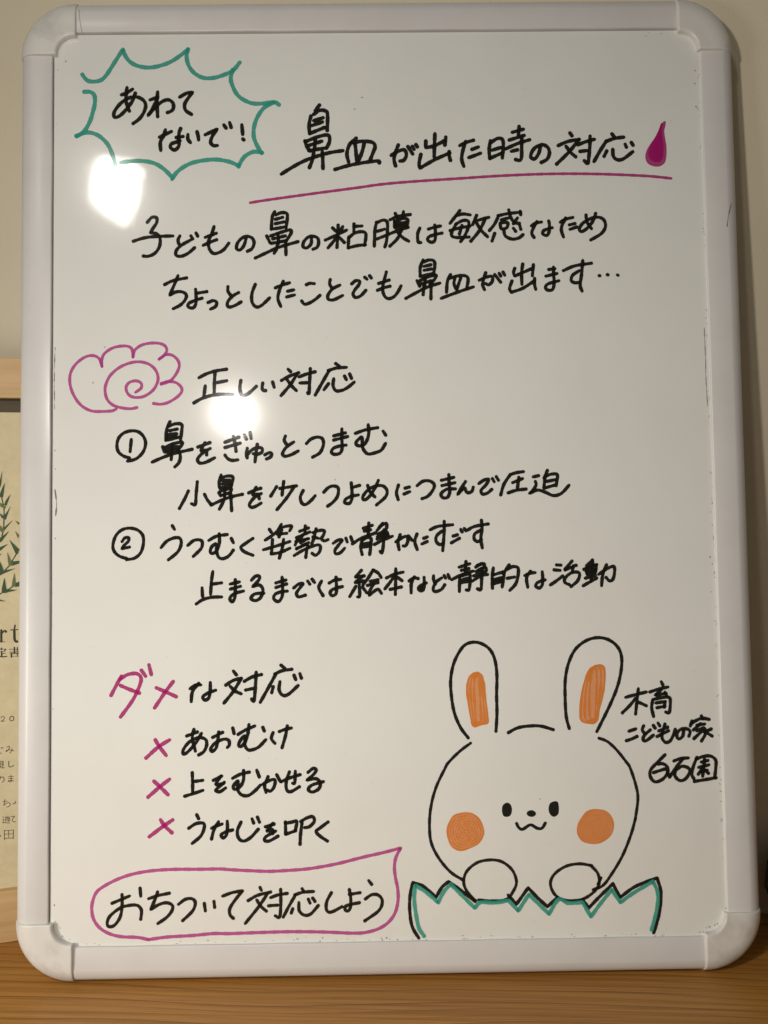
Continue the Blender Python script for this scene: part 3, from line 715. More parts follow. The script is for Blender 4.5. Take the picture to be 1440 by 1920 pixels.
  ('advice_handwriting', 'black', '''
2.09 -130.1,-29.2 -128.8,-31.4
2.09 -136.9,-42.5 -133.5,-38.7 -128.8,-36.7 -125.4,-37.1 -124.7,-40.5 -126.8,-45.3 -132.5,-50.1
2.09 -120.6,-41.4 -117.2,-38.6 -113.8,-38.1 -111.8,-39.5 -112.5,-43.4 -117.3,-48.2
2.09 -107.7,-38.5 -102.9,-36.0 -96.5,-35.1
2.09 -101.4,-34.6 -101.3,-40.2 -103.0,-44.9 -105.7,-46.6 -106.9,-45.5 -106.0,-42.5 -103.3,-40.8 -103.0,-45.6 -101.6,-49.1 -98.9,-49.8 -95.5,-48.1 -92.8,-44.7
2.09 -94.0,-37.5 -92.8,-40.1
2.09 -80.8,-37.7 -85.3,-40.7 -88.2,-43.1 -86.0,-45.8 -80.9,-48.0
2.03 -70.7,-32.2 -69.5,-34.1
2.03 -73.2,-38.8 -69.6,-36.5 -66.3,-33.9
2.03 -63.3,-29.3 -65.8,-33.8
2.03 -64.1,-31.6 -60.3,-30.5 -57.0,-30.5 -58.2,-33.3
2.03 -63.0,-32.9 -64.8,-37.0
2.03 -65.8,-35.3 -60.0,-34.8
2.03 -74.3,-44.7 -66.4,-42.5 -58.2,-39.9
2.03 -68.8,-38.5 -69.1,-43.4 -69.6,-47.4! -64.2,-46.5 -58.2,-44.0
2.03 -62.0,-38.6 -62.8,-43.5 -64.7,-50.0
2.03 -52.1,-33.7 -46.7,-31.7
2.03 -48.6,-30.4 -48.9,-35.0
2.03 -54.1,-37.6 -48.9,-35.4 -45.9,-34.2
2.03 -53.5,-38.7 -54.9,-42.0
2.03 -50.0,-35.8 -52.5,-39.6
2.03 -54.4,-39.8 -46.7,-38.3
2.03 -54.1,-44.2 -48.4,-41.8
2.03 -47.5,-38.3 -51.6,-40.7
2.03 -54.1,-44.5 -46.7,-40.7
2.03 -42.0,-32.3 -43.5,-38.3 -44.8,-41.6
2.03 -44.0,-34.6 -40.7,-33.5 -37.1,-33.4 -37.3,-35.7 -38.7,-38.4 -36.9,-39.8 -34.8,-39.0
2.03 -44.0,-37.3 -40.5,-38.2
2.03 -55.5,-48.5 -50.6,-45.6 -45.1,-43.2 -40.5,-42.2 -39.4,-43.9 -40.3,-46.8 -42.5,-48.5 -44.6,-47.3
2.03 -47.0,-42.6 -47.9,-45.9 -48.5,-49.8
2.03 -31.5,-41.3 -28.7,-39.5 -26.0,-39.5 -28.2,-42.3 -30.6,-45.7 -29.9,-47.8 -27.2,-47.1 -24.7,-44.5
2.03 -23.8,-38.3 -23.0,-40.6
2.03 -20.8,-37.4 -19.9,-40.1
2.10 -13.0,-32.4 -7.5,-30.6
2.10 -9.6,-29.2 -10.1,-36.4
2.10 -12.4,-34.1 -8.6,-33.3
2.10 -19.8,-41.8 -14.3,-38.5 -5.2,-35.2
2.10 -13.8,-39.7 -14.7,-44.2 -13.9,-48.4
2.10 -13.6,-39.5 -10.2,-38.1 -8.3,-38.8 -8.6,-43.6 -9.3,-48.5
2.10 -13.3,-42.1 -9.2,-41.4
2.10 -13.3,-44.0 -9.9,-43.4
2.10 -1.0,-29.5 -4.5,-33.7
2.10 -2.9,-31.4 1.0,-29.5 1.2,-32.4 -1.2,-34.5
2.10 -4.0,-36.1 0.8,-34.3 2.1,-36.5
2.10 -4.6,-39.0 2.1,-37.0
2.10 -4.4,-37.6 1.8,-35.9
2.10 -6.3,-42.4 -1.3,-39.9 4.7,-37.5
2.10 -0.2,-33.4 -0.6,-40.3 -1.6,-47.5 -2.8,-46.7
2.10 6.9,-40.9 11.7,-38.0 13.9,-38.1 14.2,-40.8 12.8,-43.5 11.4,-43.5
2.10 9.6,-36.6 8.2,-41.1 8.8,-45.7
2.10 14.6,-37.4 16.9,-40.2
2.10 19.9,-36.3 18.5,-40.9 19.9,-45.8
2.10 24.0,-39.0 26.2,-38.2
2.10 22.9,-42.4 26.1,-41.0
2.10 28.1,-33.8 33.0,-31.8 41.9,-30.9
2.10 36.8,-28.8 36.6,-36.0 35.6,-46.7
2.10 35.3,-34.7 32.0,-37.6 31.6,-40.7 33.5,-42.9 35.9,-42.5
2.10 42.1,-37.9 44.8,-37.1
2.10 41.0,-42.0 46.0,-39.3
2.10 46.9,-33.9 47.7,-35.4
2.10 49.1,-33.3 50.1,-34.7
2.10 51.4,-34.1 55.5,-32.1 63.8,-30.7
2.10 59.7,-28.4 59.9,-33.6 59.1,-39.7 59.9,-45.3
2.10 58.9,-34.6 55.6,-36.6 55.0,-39.6 57.1,-41.5 59.5,-40.0'''),
  ('advice_handwriting', 'black', '''
2.09 -105.4,-57.7 -106.3,-64.1 -106.8,-71.4
2.09 -105.9,-65.3 -100.1,-64.6
2.09 -112.0,-67.6 -111.7,-72.7
2.09 -115.5,-77.2 -111.4,-74.6 -105.9,-73.3 -100.2,-73.2
2.09 -94.7,-65.4 -89.3,-64.2
2.09 -94.7,-68.5 -88.6,-66.9
2.09 -91.7,-62.8 -91.7,-69.1 -92.1,-73.8 -93.6,-76.2 -95.1,-74.4 -93.6,-72.1 -91.0,-70.8 -86.8,-69.8
2.09 -81.8,-63.2 -79.4,-60.9 -77.0,-60.8 -77.4,-63.2 -81.2,-67.3! -77.6,-66.2 -75.4,-67.6 -74.9,-70.7 -76.8,-74.4 -79.7,-75.7 -82.2,-74.3 -80.4,-71.9 -77.4,-71.3 -74.4,-71.3
2.09 -66.9,-65.1 -60.8,-63.4
2.09 -66.9,-67.9 -60.3,-65.8
2.09 -63.1,-61.7 -62.8,-68.1 -63.2,-73.5 -65.5,-76.5 -68.2,-74.8 -67.5,-72.1 -63.9,-70.6 -60.0,-70.2
2.09 -56.0,-68.3 -53.0,-66.0 -50.4,-65.9 -53.0,-69.3 -54.4,-71.8 -53.0,-73.8 -48.9,-72.8
2.09 -47.4,-64.3 -46.2,-66.1
2.09 -44.8,-63.1 -43.3,-65.1
2.09 -39.0,-64.4 -40.7,-68.4 -38.1,-73.3
2.09 -34.3,-65.6 -30.8,-63.8 -27.3,-63.5
2.09 -30.1,-62.1 -29.9,-67.9 -30.2,-72.0 -32.3,-73.4 -33.8,-71.9 -32.8,-69.9 -29.9,-68.7 -26.3,-67.9
2.09 -14.5,-58.1 -18.0,-61.9
2.09 -18.0,-62.2 -12.8,-61.5
2.09 -13.5,-61.6 -18.0,-65.1
2.09 -18.3,-65.6 -13.2,-64.5
2.09 -16.0,-65.5 -15.7,-73.6 -16.9,-74.3
2.09 -18.0,-67.8 -21.8,-74.0
2.09 -13.9,-68.4 -11.5,-71.8
2.09 -7.4,-58.1 -10.5,-63.0 -13.6,-66.9
2.09 -7.4,-58.0 -4.3,-59.9 -2.5,-62.6
2.09 -9.1,-64.9 -4.4,-64.0
2.09 -10.9,-67.4 -4.4,-65.7
2.09 -7.1,-66.6 -9.6,-71.0 -9.9,-73.5! -4.8,-69.9 -2.4,-72.3
2.09 0.8,-63.0 5.9,-60.7 11.0,-59.6
2.09 6.6,-57.5 6.4,-65.1 6.1,-73.1
2.09 5.9,-61.7 2.4,-66.4 -0.2,-69.6
2.09 7.2,-62.4 10.3,-64.8
2.09 3.0,-70.0 9.9,-68.6
2.09 14.7,-65.0 17.4,-63.2 20.2,-63.6
2.09 17.9,-62.6 16.0,-66.6 15.8,-72.2
2.09 23.9,-63.0 23.9,-67.4 23.3,-70.6 21.4,-71.2 20.4,-69.5 22.1,-67.7 25.2,-66.4
2.09 22.1,-69.1 22.4,-70.1
2.09 29.7,-62.1 29.7,-64.4 30.8,-67.0
2.09 34.5,-63.5 31.0,-66.1 29.3,-70.2 30.9,-71.7 34.4,-70.4 36.5,-67.6
2.09 36.2,-62.0 37.0,-63.6
2.09 38.6,-61.4 39.4,-63.7
2.09 45.5,-57.0 52.0,-55.0
2.09 49.7,-53.6 49.2,-59.6
2.09 46.8,-59.0 51.4,-57.9
2.09 40.9,-64.6 46.8,-61.7 54.0,-59.5
2.09 45.7,-62.9 45.4,-71.8
2.09 46.1,-62.6 50.9,-61.3 52.2,-62.5 51.4,-70.6 49.7,-71.0
2.09 47.1,-64.7 51.2,-63.8
2.09 47.0,-66.5 51.2,-65.7
2.09 58.9,-55.0 55.7,-57.1
2.09 56.6,-56.1 60.7,-55.0 60.7,-57.2 57.8,-58.7
2.09 55.7,-59.8 61.3,-57.4 62.2,-59.2
2.09 54.3,-62.4 61.8,-59.8
2.09 53.5,-65.6 58.4,-62.6 62.8,-61.7
2.09 59.8,-57.7 59.2,-64.5 58.6,-70.7 56.5,-70.4
2.10 66.5,-57.8 65.7,-63.2 65.7,-70.2
2.10 66.7,-61.9 71.5,-60.6 73.0,-61.1 71.7,-69.4
2.10 66.3,-64.9 71.5,-63.8
2.10 66.3,-67.6 71.4,-66.0
2.10 66.3,-66.3 71.4,-65.0
2.10 76.2,-56.0 72.5,-61.4
2.10 75.0,-58.7 78.4,-57.1 81.6,-58.0 81.5,-62.8 79.9,-67.8 76.4,-71.5
2.10 74.9,-64.2 79.3,-63.5
2.10 85.8,-62.6 89.3,-61.2 92.0,-61.0
2.10 89.3,-60.1 86.8,-64.2 87.4,-69.8
2.10 96.5,-60.6 96.7,-64.7 96.3,-68.5 94.5,-70.4 92.3,-69.2 93.6,-67.0 98.1,-65.5
2.10 105.4,-56.4 108.0,-56.6
2.10 103.8,-59.4 107.4,-59.8
2.10 101.4,-68.6 104.9,-66.3 109.0,-63.3
2.10 114.9,-54.2 110.5,-59.2
2.10 110.5,-59.5 117.4,-56.8
2.10 115.8,-57.1 114.9,-60.8
2.10 113.0,-68.6 110.3,-67.2 110.5,-64.5 114.6,-61.3 118.7,-61.2 119.4,-63.3 117.8,-66.7 114.0,-69.8
2.10 127.6,-53.7 123.9,-57.2
2.10 122.1,-59.4 130.1,-56.6
2.10 127.7,-54.5 126.4,-66.8
2.10 123.5,-58.7 124.1,-62.3
2.10 123.5,-60.6 129.7,-59.2
2.10 124.1,-62.1 129.3,-60.8
2.10 123.9,-58.4 129.4,-56.9 128.9,-61.7
2.10 123.0,-64.8 129.2,-63.1
2.10 121.5,-69.4 129.9,-64.8
2.10 131.3,-62.5 136.5,-59.1 140.6,-57.9 141.0,-61.5 139.8,-65.7 137.7,-66.6 135.7,-64.5
2.10 136.2,-56.7 133.7,-62.8 132.8,-69.4'''),
  ('warning_handwriting', 'magenta', '''
2.26 -161.2,-120.4 -164.3,-126.0 -167.4,-131.9
2.26 -162.1,-122.2 -157.1,-119.4 -151.7,-119.0 -149.2,-121.8 -150.4,-127.1 -154.4,-135.1 -161.6,-144.9
2.26 -161.6,-126.0 -156.2,-128.4 -150.2,-130.7
2.26 -149.0,-117.0 -146.5,-120.5
2.26 -144.4,-113.8 -143.0,-119.6
2.26 -129.7,-124.0 -134.7,-130.5 -141.0,-139.7
2.26 -139.9,-127.7 -134.7,-130.0 -127.9,-133.2'''),
  ('heading_handwriting', 'black', '''
2.14 -119.4,-128.5 -115.8,-126.3 -113.1,-126.3
2.14 -114.2,-125.4 -118.0,-130.3 -118.8,-136.2
2.14 -107.2,-125.1 -107.3,-130.4 -108.2,-134.2 -110.4,-135.5 -111.8,-133.5 -108.6,-131.3 -104.1,-129.7
2.14 -93.1,-118.3 -91.3,-120.6
2.14 -97.8,-126.7 -93.3,-123.9 -88.3,-122.7
2.14 -88.6,-123.1 -93.3,-130.6 -98.9,-137.4
2.14 -95.1,-127.5 -92.0,-130.4 -88.6,-132.0
2.14 -86.5,-124.5 -81.6,-121.9 -76.1,-120.6
2.14 -79.3,-119.2 -79.8,-127.2 -80.7,-136.2 -82.1,-135.3
2.14 -85.7,-129.8 -81.4,-129.0
2.14 -64.2,-115.1 -61.9,-116.9
2.14 -68.0,-120.4 -63.5,-118.5 -57.6,-117.7
2.14 -67.4,-120.5 -72.2,-129.1 -76.9,-137.3
2.14 -69.0,-128.0 -69.9,-131.6
2.14 -64.9,-125.2 -65.4,-130.1 -63.2,-133.3 -59.6,-132.6 -53.9,-127.6
2.14 -56.3,-121.3 -55.3,-123.9
2.14 -52.7,-120.5 -51.8,-123.2'''),
  ('cross_mark', 'magenta', '''
2.39 -140.6,-159.0 -137.8,-163.5 -134.1,-168.3
2.39 -132.1,-159.2 -138.6,-163.1 -146.2,-169.7'''),
  ('cross_mark', 'magenta', '''
2.39 -141.4,-183.7 -137.8,-187.0 -133.0,-191.8
2.39 -132.1,-182.7 -137.8,-187.0 -145.0,-193.1'''),
  ('cross_mark', 'magenta', '''
2.39 -137.4,-206.8 -135.0,-210.4 -130.6,-214.5
2.39 -130.2,-206.9 -136.2,-210.8 -144.2,-216.6'''),
  ('warning_handwriting', 'black', '''
2.07 -121.6,-156.9 -115.1,-154.6
2.07 -117.2,-153.0 -118.2,-157.8 -116.4,-166.0
2.07 -112.7,-155.5 -116.0,-161.0 -120.8,-166.3 -123.5,-167.7 -123.6,-165.0 -120.0,-160.5 -114.4,-158.0 -110.3,-159.1 -109.5,-162.3 -111.2,-166.3 -114.4,-168.4
2.07 -105.9,-158.0 -99.8,-155.0
2.07 -102.2,-154.8 -102.9,-160.4 -103.9,-164.4 -106.2,-166.4 -107.1,-164.9 -104.7,-161.6 -99.8,-159.3 -96.4,-159.7 -95.8,-162.5 -97.0,-164.1
2.07 -93.7,-152.5 -92.9,-155.9
2.07 -90.5,-156.4 -86.1,-153.9 -80.4,-151.5
2.07 -83.9,-150.7 -84.5,-155.9 -86.1,-160.7 -88.9,-163.8 -90.2,-162.4 -88.1,-158.6 -86.1,-157.5 -86.5,-162.3 -84.9,-165.5 -82.1,-165.8 -78.0,-164.1 -73.8,-159.9
2.07 -75.5,-152.4 -74.6,-154.6
2.07 -69.3,-155.7 -70.3,-159.3 -68.2,-162.1
2.07 -65.5,-155.1 -61.8,-153.8 -58.2,-153.1
2.07 -60.6,-151.8 -61.8,-157.8 -63.9,-164.8'''),
  ('warning_handwriting', 'black', '''
2.07 -118.3,-178.9 -118.1,-185.7 -118.1,-190.5
2.07 -118.1,-184.3 -112.0,-183.6
2.07 -122.9,-192.9 -117.7,-191.4 -112.0,-189.6
2.07 -105.6,-183.7 -100.6,-181.2
2.07 -101.1,-181.3 -104.0,-186.1 -99.5,-185.7
2.07 -99.0,-185.0 -103.0,-188.3 -104.2,-189.9 -101.6,-190.5 -98.3,-188.4
2.07 -93.9,-182.6 -89.0,-180.2 -83.8,-179.1
2.07 -87.3,-178.1 -87.4,-183.8 -89.5,-187.7 -92.6,-189.3 -93.5,-187.3 -90.7,-184.3 -90.9,-189.3 -88.7,-192.5 -84.7,-193.1 -80.6,-190.4 -77.2,-187.0
2.07 -79.3,-178.1 -77.8,-182.1
2.07 -75.8,-186.5 -71.3,-184.2 -68.3,-184.1 -68.9,-188.1 -71.0,-190.6 -73.0,-190.1
2.07 -72.5,-182.0 -74.6,-187.2 -73.8,-191.3
2.07 -67.3,-180.9 -65.1,-185.1
2.07 -64.5,-185.1 -59.6,-183.0 -53.1,-181.1
2.07 -56.0,-179.1 -56.4,-185.9 -57.6,-186.2
2.07 -59.6,-179.4 -61.5,-185.0 -61.3,-189.8 -58.9,-191.2 -53.6,-188.3
2.07 -48.3,-179.8 -45.0,-177.4 -43.4,-178.9 -45.9,-182.0 -49.0,-184.5! -43.5,-183.7 -40.9,-186.3 -41.9,-189.7 -45.8,-191.6 -48.2,-190.0 -45.9,-187.4 -39.1,-185.5'''),
  ('warning_handwriting', 'black', '''
2.07 -115.7,-204.0 -114.5,-206.4
2.07 -120.5,-212.0 -116.1,-209.3 -111.7,-209.2 -111.2,-212.0 -113.3,-216.7 -118.4,-221.0
2.07 -106.7,-212.2 -103.7,-210.8 -100.5,-209.8
2.07 -102.6,-208.5 -105.3,-213.0 -106.8,-218.6
2.07 -97.3,-208.3 -97.2,-213.0 -98.0,-216.6 -99.9,-218.0 -101.0,-216.3 -98.6,-214.6 -94.1,-213.4
2.07 -89.0,-208.8 -91.2,-213.9 -90.5,-218.3 -87.5,-220.1 -83.2,-218.0 -78.6,-213.2
2.07 -82.3,-207.1 -81.4,-209.5
2.07 -79.1,-206.0 -77.9,-209.0
2.07 -74.3,-211.8 -69.1,-210.3
2.07 -69.7,-209.9 -73.4,-214.3 -70.2,-213.6 -69.9,-216.0
2.07 -68.2,-214.5 -74.0,-217.7 -74.8,-219.9 -72.0,-220.3 -66.7,-217.5
2.07 -62.2,-209.2 -62.1,-216.5
2.07 -62.3,-210.0 -58.2,-209.3 -55.4,-208.9 -56.3,-214.6
2.07 -61.9,-216.4 -56.1,-214.5
2.07 -52.2,-209.8 -53.1,-216.1 -53.5,-222.6
2.07 -53.0,-209.1 -49.3,-207.0 -45.7,-206.3 -44.8,-209.1 -47.8,-212.2 -50.6,-212.7
2.07 -36.5,-209.6 -41.4,-213.1 -43.8,-215.1 -41.4,-217.9 -37.0,-220.9'''),
  ('bubble_outline', 'pink', '''
2.05 -144.7,-277.3 -151.4,-275.9 -161.0,-275.3 -168.2,-273.4 -173.8,-270.0 -177.4,-265.2 -178.7,-259.7 -178.2,-254.3 -175.8,-248.8 -170.6,-245.0 -162.6,-241.2 -153.8,-238.5 -142.6,-236.8 -129.8,-236.2 -113.8,-236.4 -101.8,-236.4 -96.2,-236.9 -84.1,-237.7 -72.1,-238.3 -60.1,-237.9 -48.0,-237.1 -31.9,-234.6 -15.8,-230.9 -3.7,-228.4 7.2,-225.8! 4.3,-231.3 3.3,-236.8 3.8,-243.1 5.0,-249.4 5.2,-256.5 3.5,-263.6 -0.2,-269.0 -5.9,-272.9 -13.9,-275.2 -21.9,-275.6 -40.4,-274.6 -60.4,-274.1 -80.4,-274.3 -96.3,-274.6 -105.9,-274.4 -117.9,-275.3 -133.9,-276.0 -144.7,-277.3'''),
  ('slogan_handwriting', 'black', '''
1.99 -166.6,-255.6 -161.0,-253.4 -156.2,-251.5
1.99 -160.6,-250.6 -160.6,-257.7 -161.8,-263.9 -165.0,-268.4 -168.2,-269.3 -169.5,-267.3 -167.8,-263.1 -161.8,-258.5 -156.2,-257.0 -151.4,-257.1 -149.0,-260.0 -149.4,-265.3
1.99 -149.8,-246.9 -149.4,-251.6
1.99 -144.6,-253.2 -138.6,-251.4 -132.2,-250.2
1.99 -139.3,-249.4 -141.0,-254.1 -143.5,-259.7! -138.7,-256.9 -133.9,-255.8 -130.5,-257.4 -130.7,-260.5 -133.9,-264.4 -139.1,-267.9
1.99 -126.7,-256.8 -122.7,-254.0 -118.7,-253.7 -116.7,-256.1 -118.3,-260.8 -124.3,-266.5
1.99 -111.3,-256.6 -110.7,-260.9
1.99 -105.5,-255.5 -105.1,-259.0
1.99 -100.2,-252.4 -94.6,-250.5 -88.2,-249.5! -92.2,-254.1 -95.9,-259.6 -95.9,-263.5 -93.9,-265.6
1.99 -77.8,-247.7 -77.0,-249.4
1.99 -85.0,-255.4 -79.4,-252.4 -71.4,-250.5
1.99 -73.2,-251.3 -78.7,-259.1 -86.7,-268.7
1.99 -79.8,-255.1 -77.1,-259.1 -74.1,-261.7
1.99 -71.4,-253.8 -66.6,-252.2 -61.4,-251.5
1.99 -65.4,-249.1 -65.4,-257.7 -66.1,-265.3 -68.7,-264.6
1.99 -72.7,-258.6 -67.3,-258.3
1.99 -52.5,-248.9 -51.6,-250.2
1.99 -57.0,-252.5 -52.2,-251.0 -45.7,-250.6
1.99 -56.4,-252.4 -60.2,-258.6 -63.9,-265.4
1.99 -58.2,-260.6 -59.1,-263.1
1.99 -54.5,-257.1 -54.3,-261.8 -51.5,-264.4 -47.5,-263.9 -42.8,-258.9
1.99 -48.8,-255.1 -47.8,-257.4
1.99 -46.2,-254.5 -44.8,-256.5
1.99 -34.9,-251.5 -37.8,-257.0 -37.8,-261.9 -35.0,-262.9 -28.6,-259.9
1.99 -24.1,-249.8 -23.3,-255.3 -23.5,-260.0 -25.0,-262.5 -26.8,-261.5 -25.6,-259.2 -18.1,-257.7
1.99 -24.1,-252.7 -17.7,-251.8
1.99 -12.3,-244.8 -10.6,-247.0
1.99 -14.5,-255.6 -10.4,-253.1 -6.4,-253.6 -4.3,-257.2 -6.5,-262.6 -15.0,-268.5'''),
  ('nursery_handwriting', 'black', '''
2.06 145.9,-137.6 151.9,-136.1 158.5,-134.6
2.06 153.7,-132.6 152.7,-139.6 151.6,-147.8
2.06 151.9,-138.3 148.0,-142.8 143.5,-147.0
2.06 153.7,-140.7 158.3,-142.9
2.06 167.9,-128.6 168.8,-130.6
2.06 160.7,-134.6 165.6,-133.1 171.7,-131.8
2.06 167.5,-133.4 163.9,-136.6! 170.5,-135.6
2.06 169.9,-135.0 170.7,-136.7
2.06 162.2,-139.8 161.5,-144.1 162.5,-149.4
2.06 162.5,-139.2 167.7,-138.2 172.0,-138.0 173.1,-140.0 172.3,-147.0 170.1,-146.9
2.06 164.3,-141.3 170.0,-140.5
2.06 164.8,-144.2 169.7,-143.4
2.06 169.8,-140.7 169.2,-143.9
2.06 147.3,-158.1 151.4,-156.8
2.06 145.5,-163.8 148.5,-162.9 152.1,-161.3
2.06 156.3,-155.0 155.4,-157.4 156.8,-159.7
2.06 160.3,-157.5 156.7,-160.6 155.7,-163.4 157.7,-163.9 162.1,-160.7
2.06 162.2,-154.8 163.3,-156.5
2.06 165.2,-153.5 166.2,-155.2
2.06 169.4,-154.1 167.6,-159.2 167.5,-162.9 169.6,-165.2 172.4,-164.2 174.6,-160.3 175.6,-157.4
2.06 165.5,-158.2 171.0,-156.0
2.06 164.3,-161.6 171.4,-158.2
2.06 180.7,-157.8 180.0,-161.5 177.8,-163.2 176.5,-162.1 176.8,-159.3 179.6,-157.2 182.9,-157.3 184.6,-158.9 183.8,-161.6
2.06 191.8,-149.6 192.4,-151.4
2.06 185.2,-154.1 189.0,-152.0 192.3,-151.0 196.4,-151.7
2.06 186.0,-152.5 184.8,-155.5
2.06 191.1,-154.2 186.7,-157.9
2.06 188.9,-155.2 193.6,-154.5
2.06 188.8,-158.4 193.2,-156.9 193.8,-160.6 191.4,-164.7
2.06 192.1,-158.5 186.8,-163.2
2.06 193.4,-159.3 197.6,-157.5
2.06 193.7,-159.1 198.0,-161.8
2.06 168.9,-172.6 164.4,-176.8 159.9,-181.5 159.5,-185.3 161.4,-188.3 164.1,-188.6 167.9,-186.5 170.3,-182.7 169.7,-179.5 167.1,-177.9 164.4,-178.1
2.06 161.5,-183.2 168.6,-181.1
2.06 169.9,-182.8 171.2,-186.0
2.06 174.2,-176.4 178.0,-175.1 182.9,-174.7
2.06 179.6,-175.5 175.1,-180.7 171.4,-186.0
2.06 175.4,-181.7 174.5,-184.9 176.5,-187.7 179.2,-188.2 182.0,-186.2 183.8,-182.4 182.2,-180.4 179.0,-179.7 176.2,-181.3
2.06 188.3,-174.5 186.0,-179.8 184.9,-184.6 186.1,-187.3
2.06 187.8,-175.5 192.2,-174.0 196.5,-173.8 199.7,-176.3 199.6,-181.1 198.8,-186.4
2.06 186.3,-188.9 192.3,-188.0 199.6,-186.9
2.06 191.0,-177.3 194.9,-176.4
2.06 192.9,-175.6 192.5,-179.3
2.06 189.2,-180.5 195.3,-179.1
2.06 192.2,-179.9 188.8,-184.6
2.06 191.4,-180.5 195.1,-184.2
2.06 192.3,-179.3 191.5,-185.8
2.06 190.2,-183.2 194.3,-182.3'''),
  ('rabbit_outline', 'black', '''
2.09 49.2,-160.6 44.6,-154.2 40.9,-144.8 39.2,-132.6 39.4,-123.2 41.9,-113.8 46.8,-105.8 51.6,-103.1 57.3,-103.4 63.0,-107.0 66.2,-113.2 67.4,-122.6 67.0,-134.9 67.0,-146.1 66.2,-156.9
2.09 110.9,-155.9 109.2,-148.6 108.8,-137.4 109.2,-126.1 111.3,-116.7 115.3,-108.7 121.2,-103.6 127.9,-101.3 134.6,-101.9 140.2,-105.3 143.4,-110.5 143.9,-118.1 141.5,-129.4 136.4,-141.5 127.7,-158.0
2.09 73.7,-157.9 79.1,-155.2 85.8,-154.1 93.4,-154.2 101.1,-156.5
1.88 50.6,-163.8 43.8,-168.7 37.0,-175.2 34.9,-178.5 29.2,-189.9 25.9,-201.4 24.8,-212.9 25.8,-223.2 30.3,-232.4 37.1,-240.5 44.6,-245.4
1.88 128.8,-162.0 133.9,-164.1 139.4,-169.2 145.0,-176.4 147.4,-180.2 150.6,-190.7 151.6,-198.8 149.8,-210.3
1.88 149.8,-210.5 146.6,-220.6 141.0,-233.1 133.7,-244.4 128.7,-250.2 123.0,-252.4
1.88 51.9,-257.8 46.8,-252.1 44.9,-246.3 47.0,-240.1 53.5,-235.1 61.7,-233.7 68.6,-235.1 74.4,-240.0 76.8,-246.9 74.7,-252.5 70.5,-257.2 62.4,-258.0 53.7,-257.3
1.88 122.5,-238.1 115.2,-236.9 107.0,-238.2 99.9,-242.7 97.3,-248.4 99.7,-254.7 105.4,-258.2 114.7,-258.3 121.8,-255.0 126.6,-249.4 126.2,-243.1 122.2,-238.1
1.88 127.9,-245.4 126.0,-249.1'''),
  ('rabbit_mouth', 'black', '''
1.94 77.6,-212.3 79.0,-214.9 81.3,-215.8 86.0,-213.3 90.1,-215.4 93.0,-215.3 95.0,-212.4'''),
  ('eggshell_outline', 'teal', '''
2.33 20.5,-278.0 17.4,-273.2 15.8,-265.2 14.8,-256.1 15.5,-247.9! 21.8,-251.9 29.3,-258.3! 32.8,-251.8 37.0,-247.7! 42.7,-253.4 51.3,-262.0! 54.8,-258.7 63.5,-259.0 71.7,-257.8! 77.4,-264.0! 84.0,-254.4! 95.9,-266.2! 101.9,-257.8 107.7,-259.9 116.4,-259.7! 121.2,-268.3! 126.3,-261.6 134.1,-252.4! 139.2,-260.1! 147.5,-254.5 159.3,-248.0! 162.0,-255.1 161.2,-264.2 157.7,-276.5'''),
  ('eggshell_outline', 'black', '''
2.13 17.3,-279.1 13.4,-272.0 12.1,-261.7 12.7,-252.6 14.3,-246.4! 20.7,-248.8 28.1,-255.4! 31.7,-249.5 35.8,-246.2! 42.7,-251.1 51.7,-258.1
2.13 71.7,-254.8 76.5,-260.3! 83.8,-250.6! 89.2,-256.4 95.2,-262.0! 101.4,-256.6
2.13 116.5,-258.0 120.1,-263.2! 126.4,-257.0 135.1,-249.0! 139.2,-257.3! 148.7,-250.9 161.9,-246.0! 164.0,-254.0 163.2,-264.3 161.2,-272.2 159.0,-278.4'''),
]
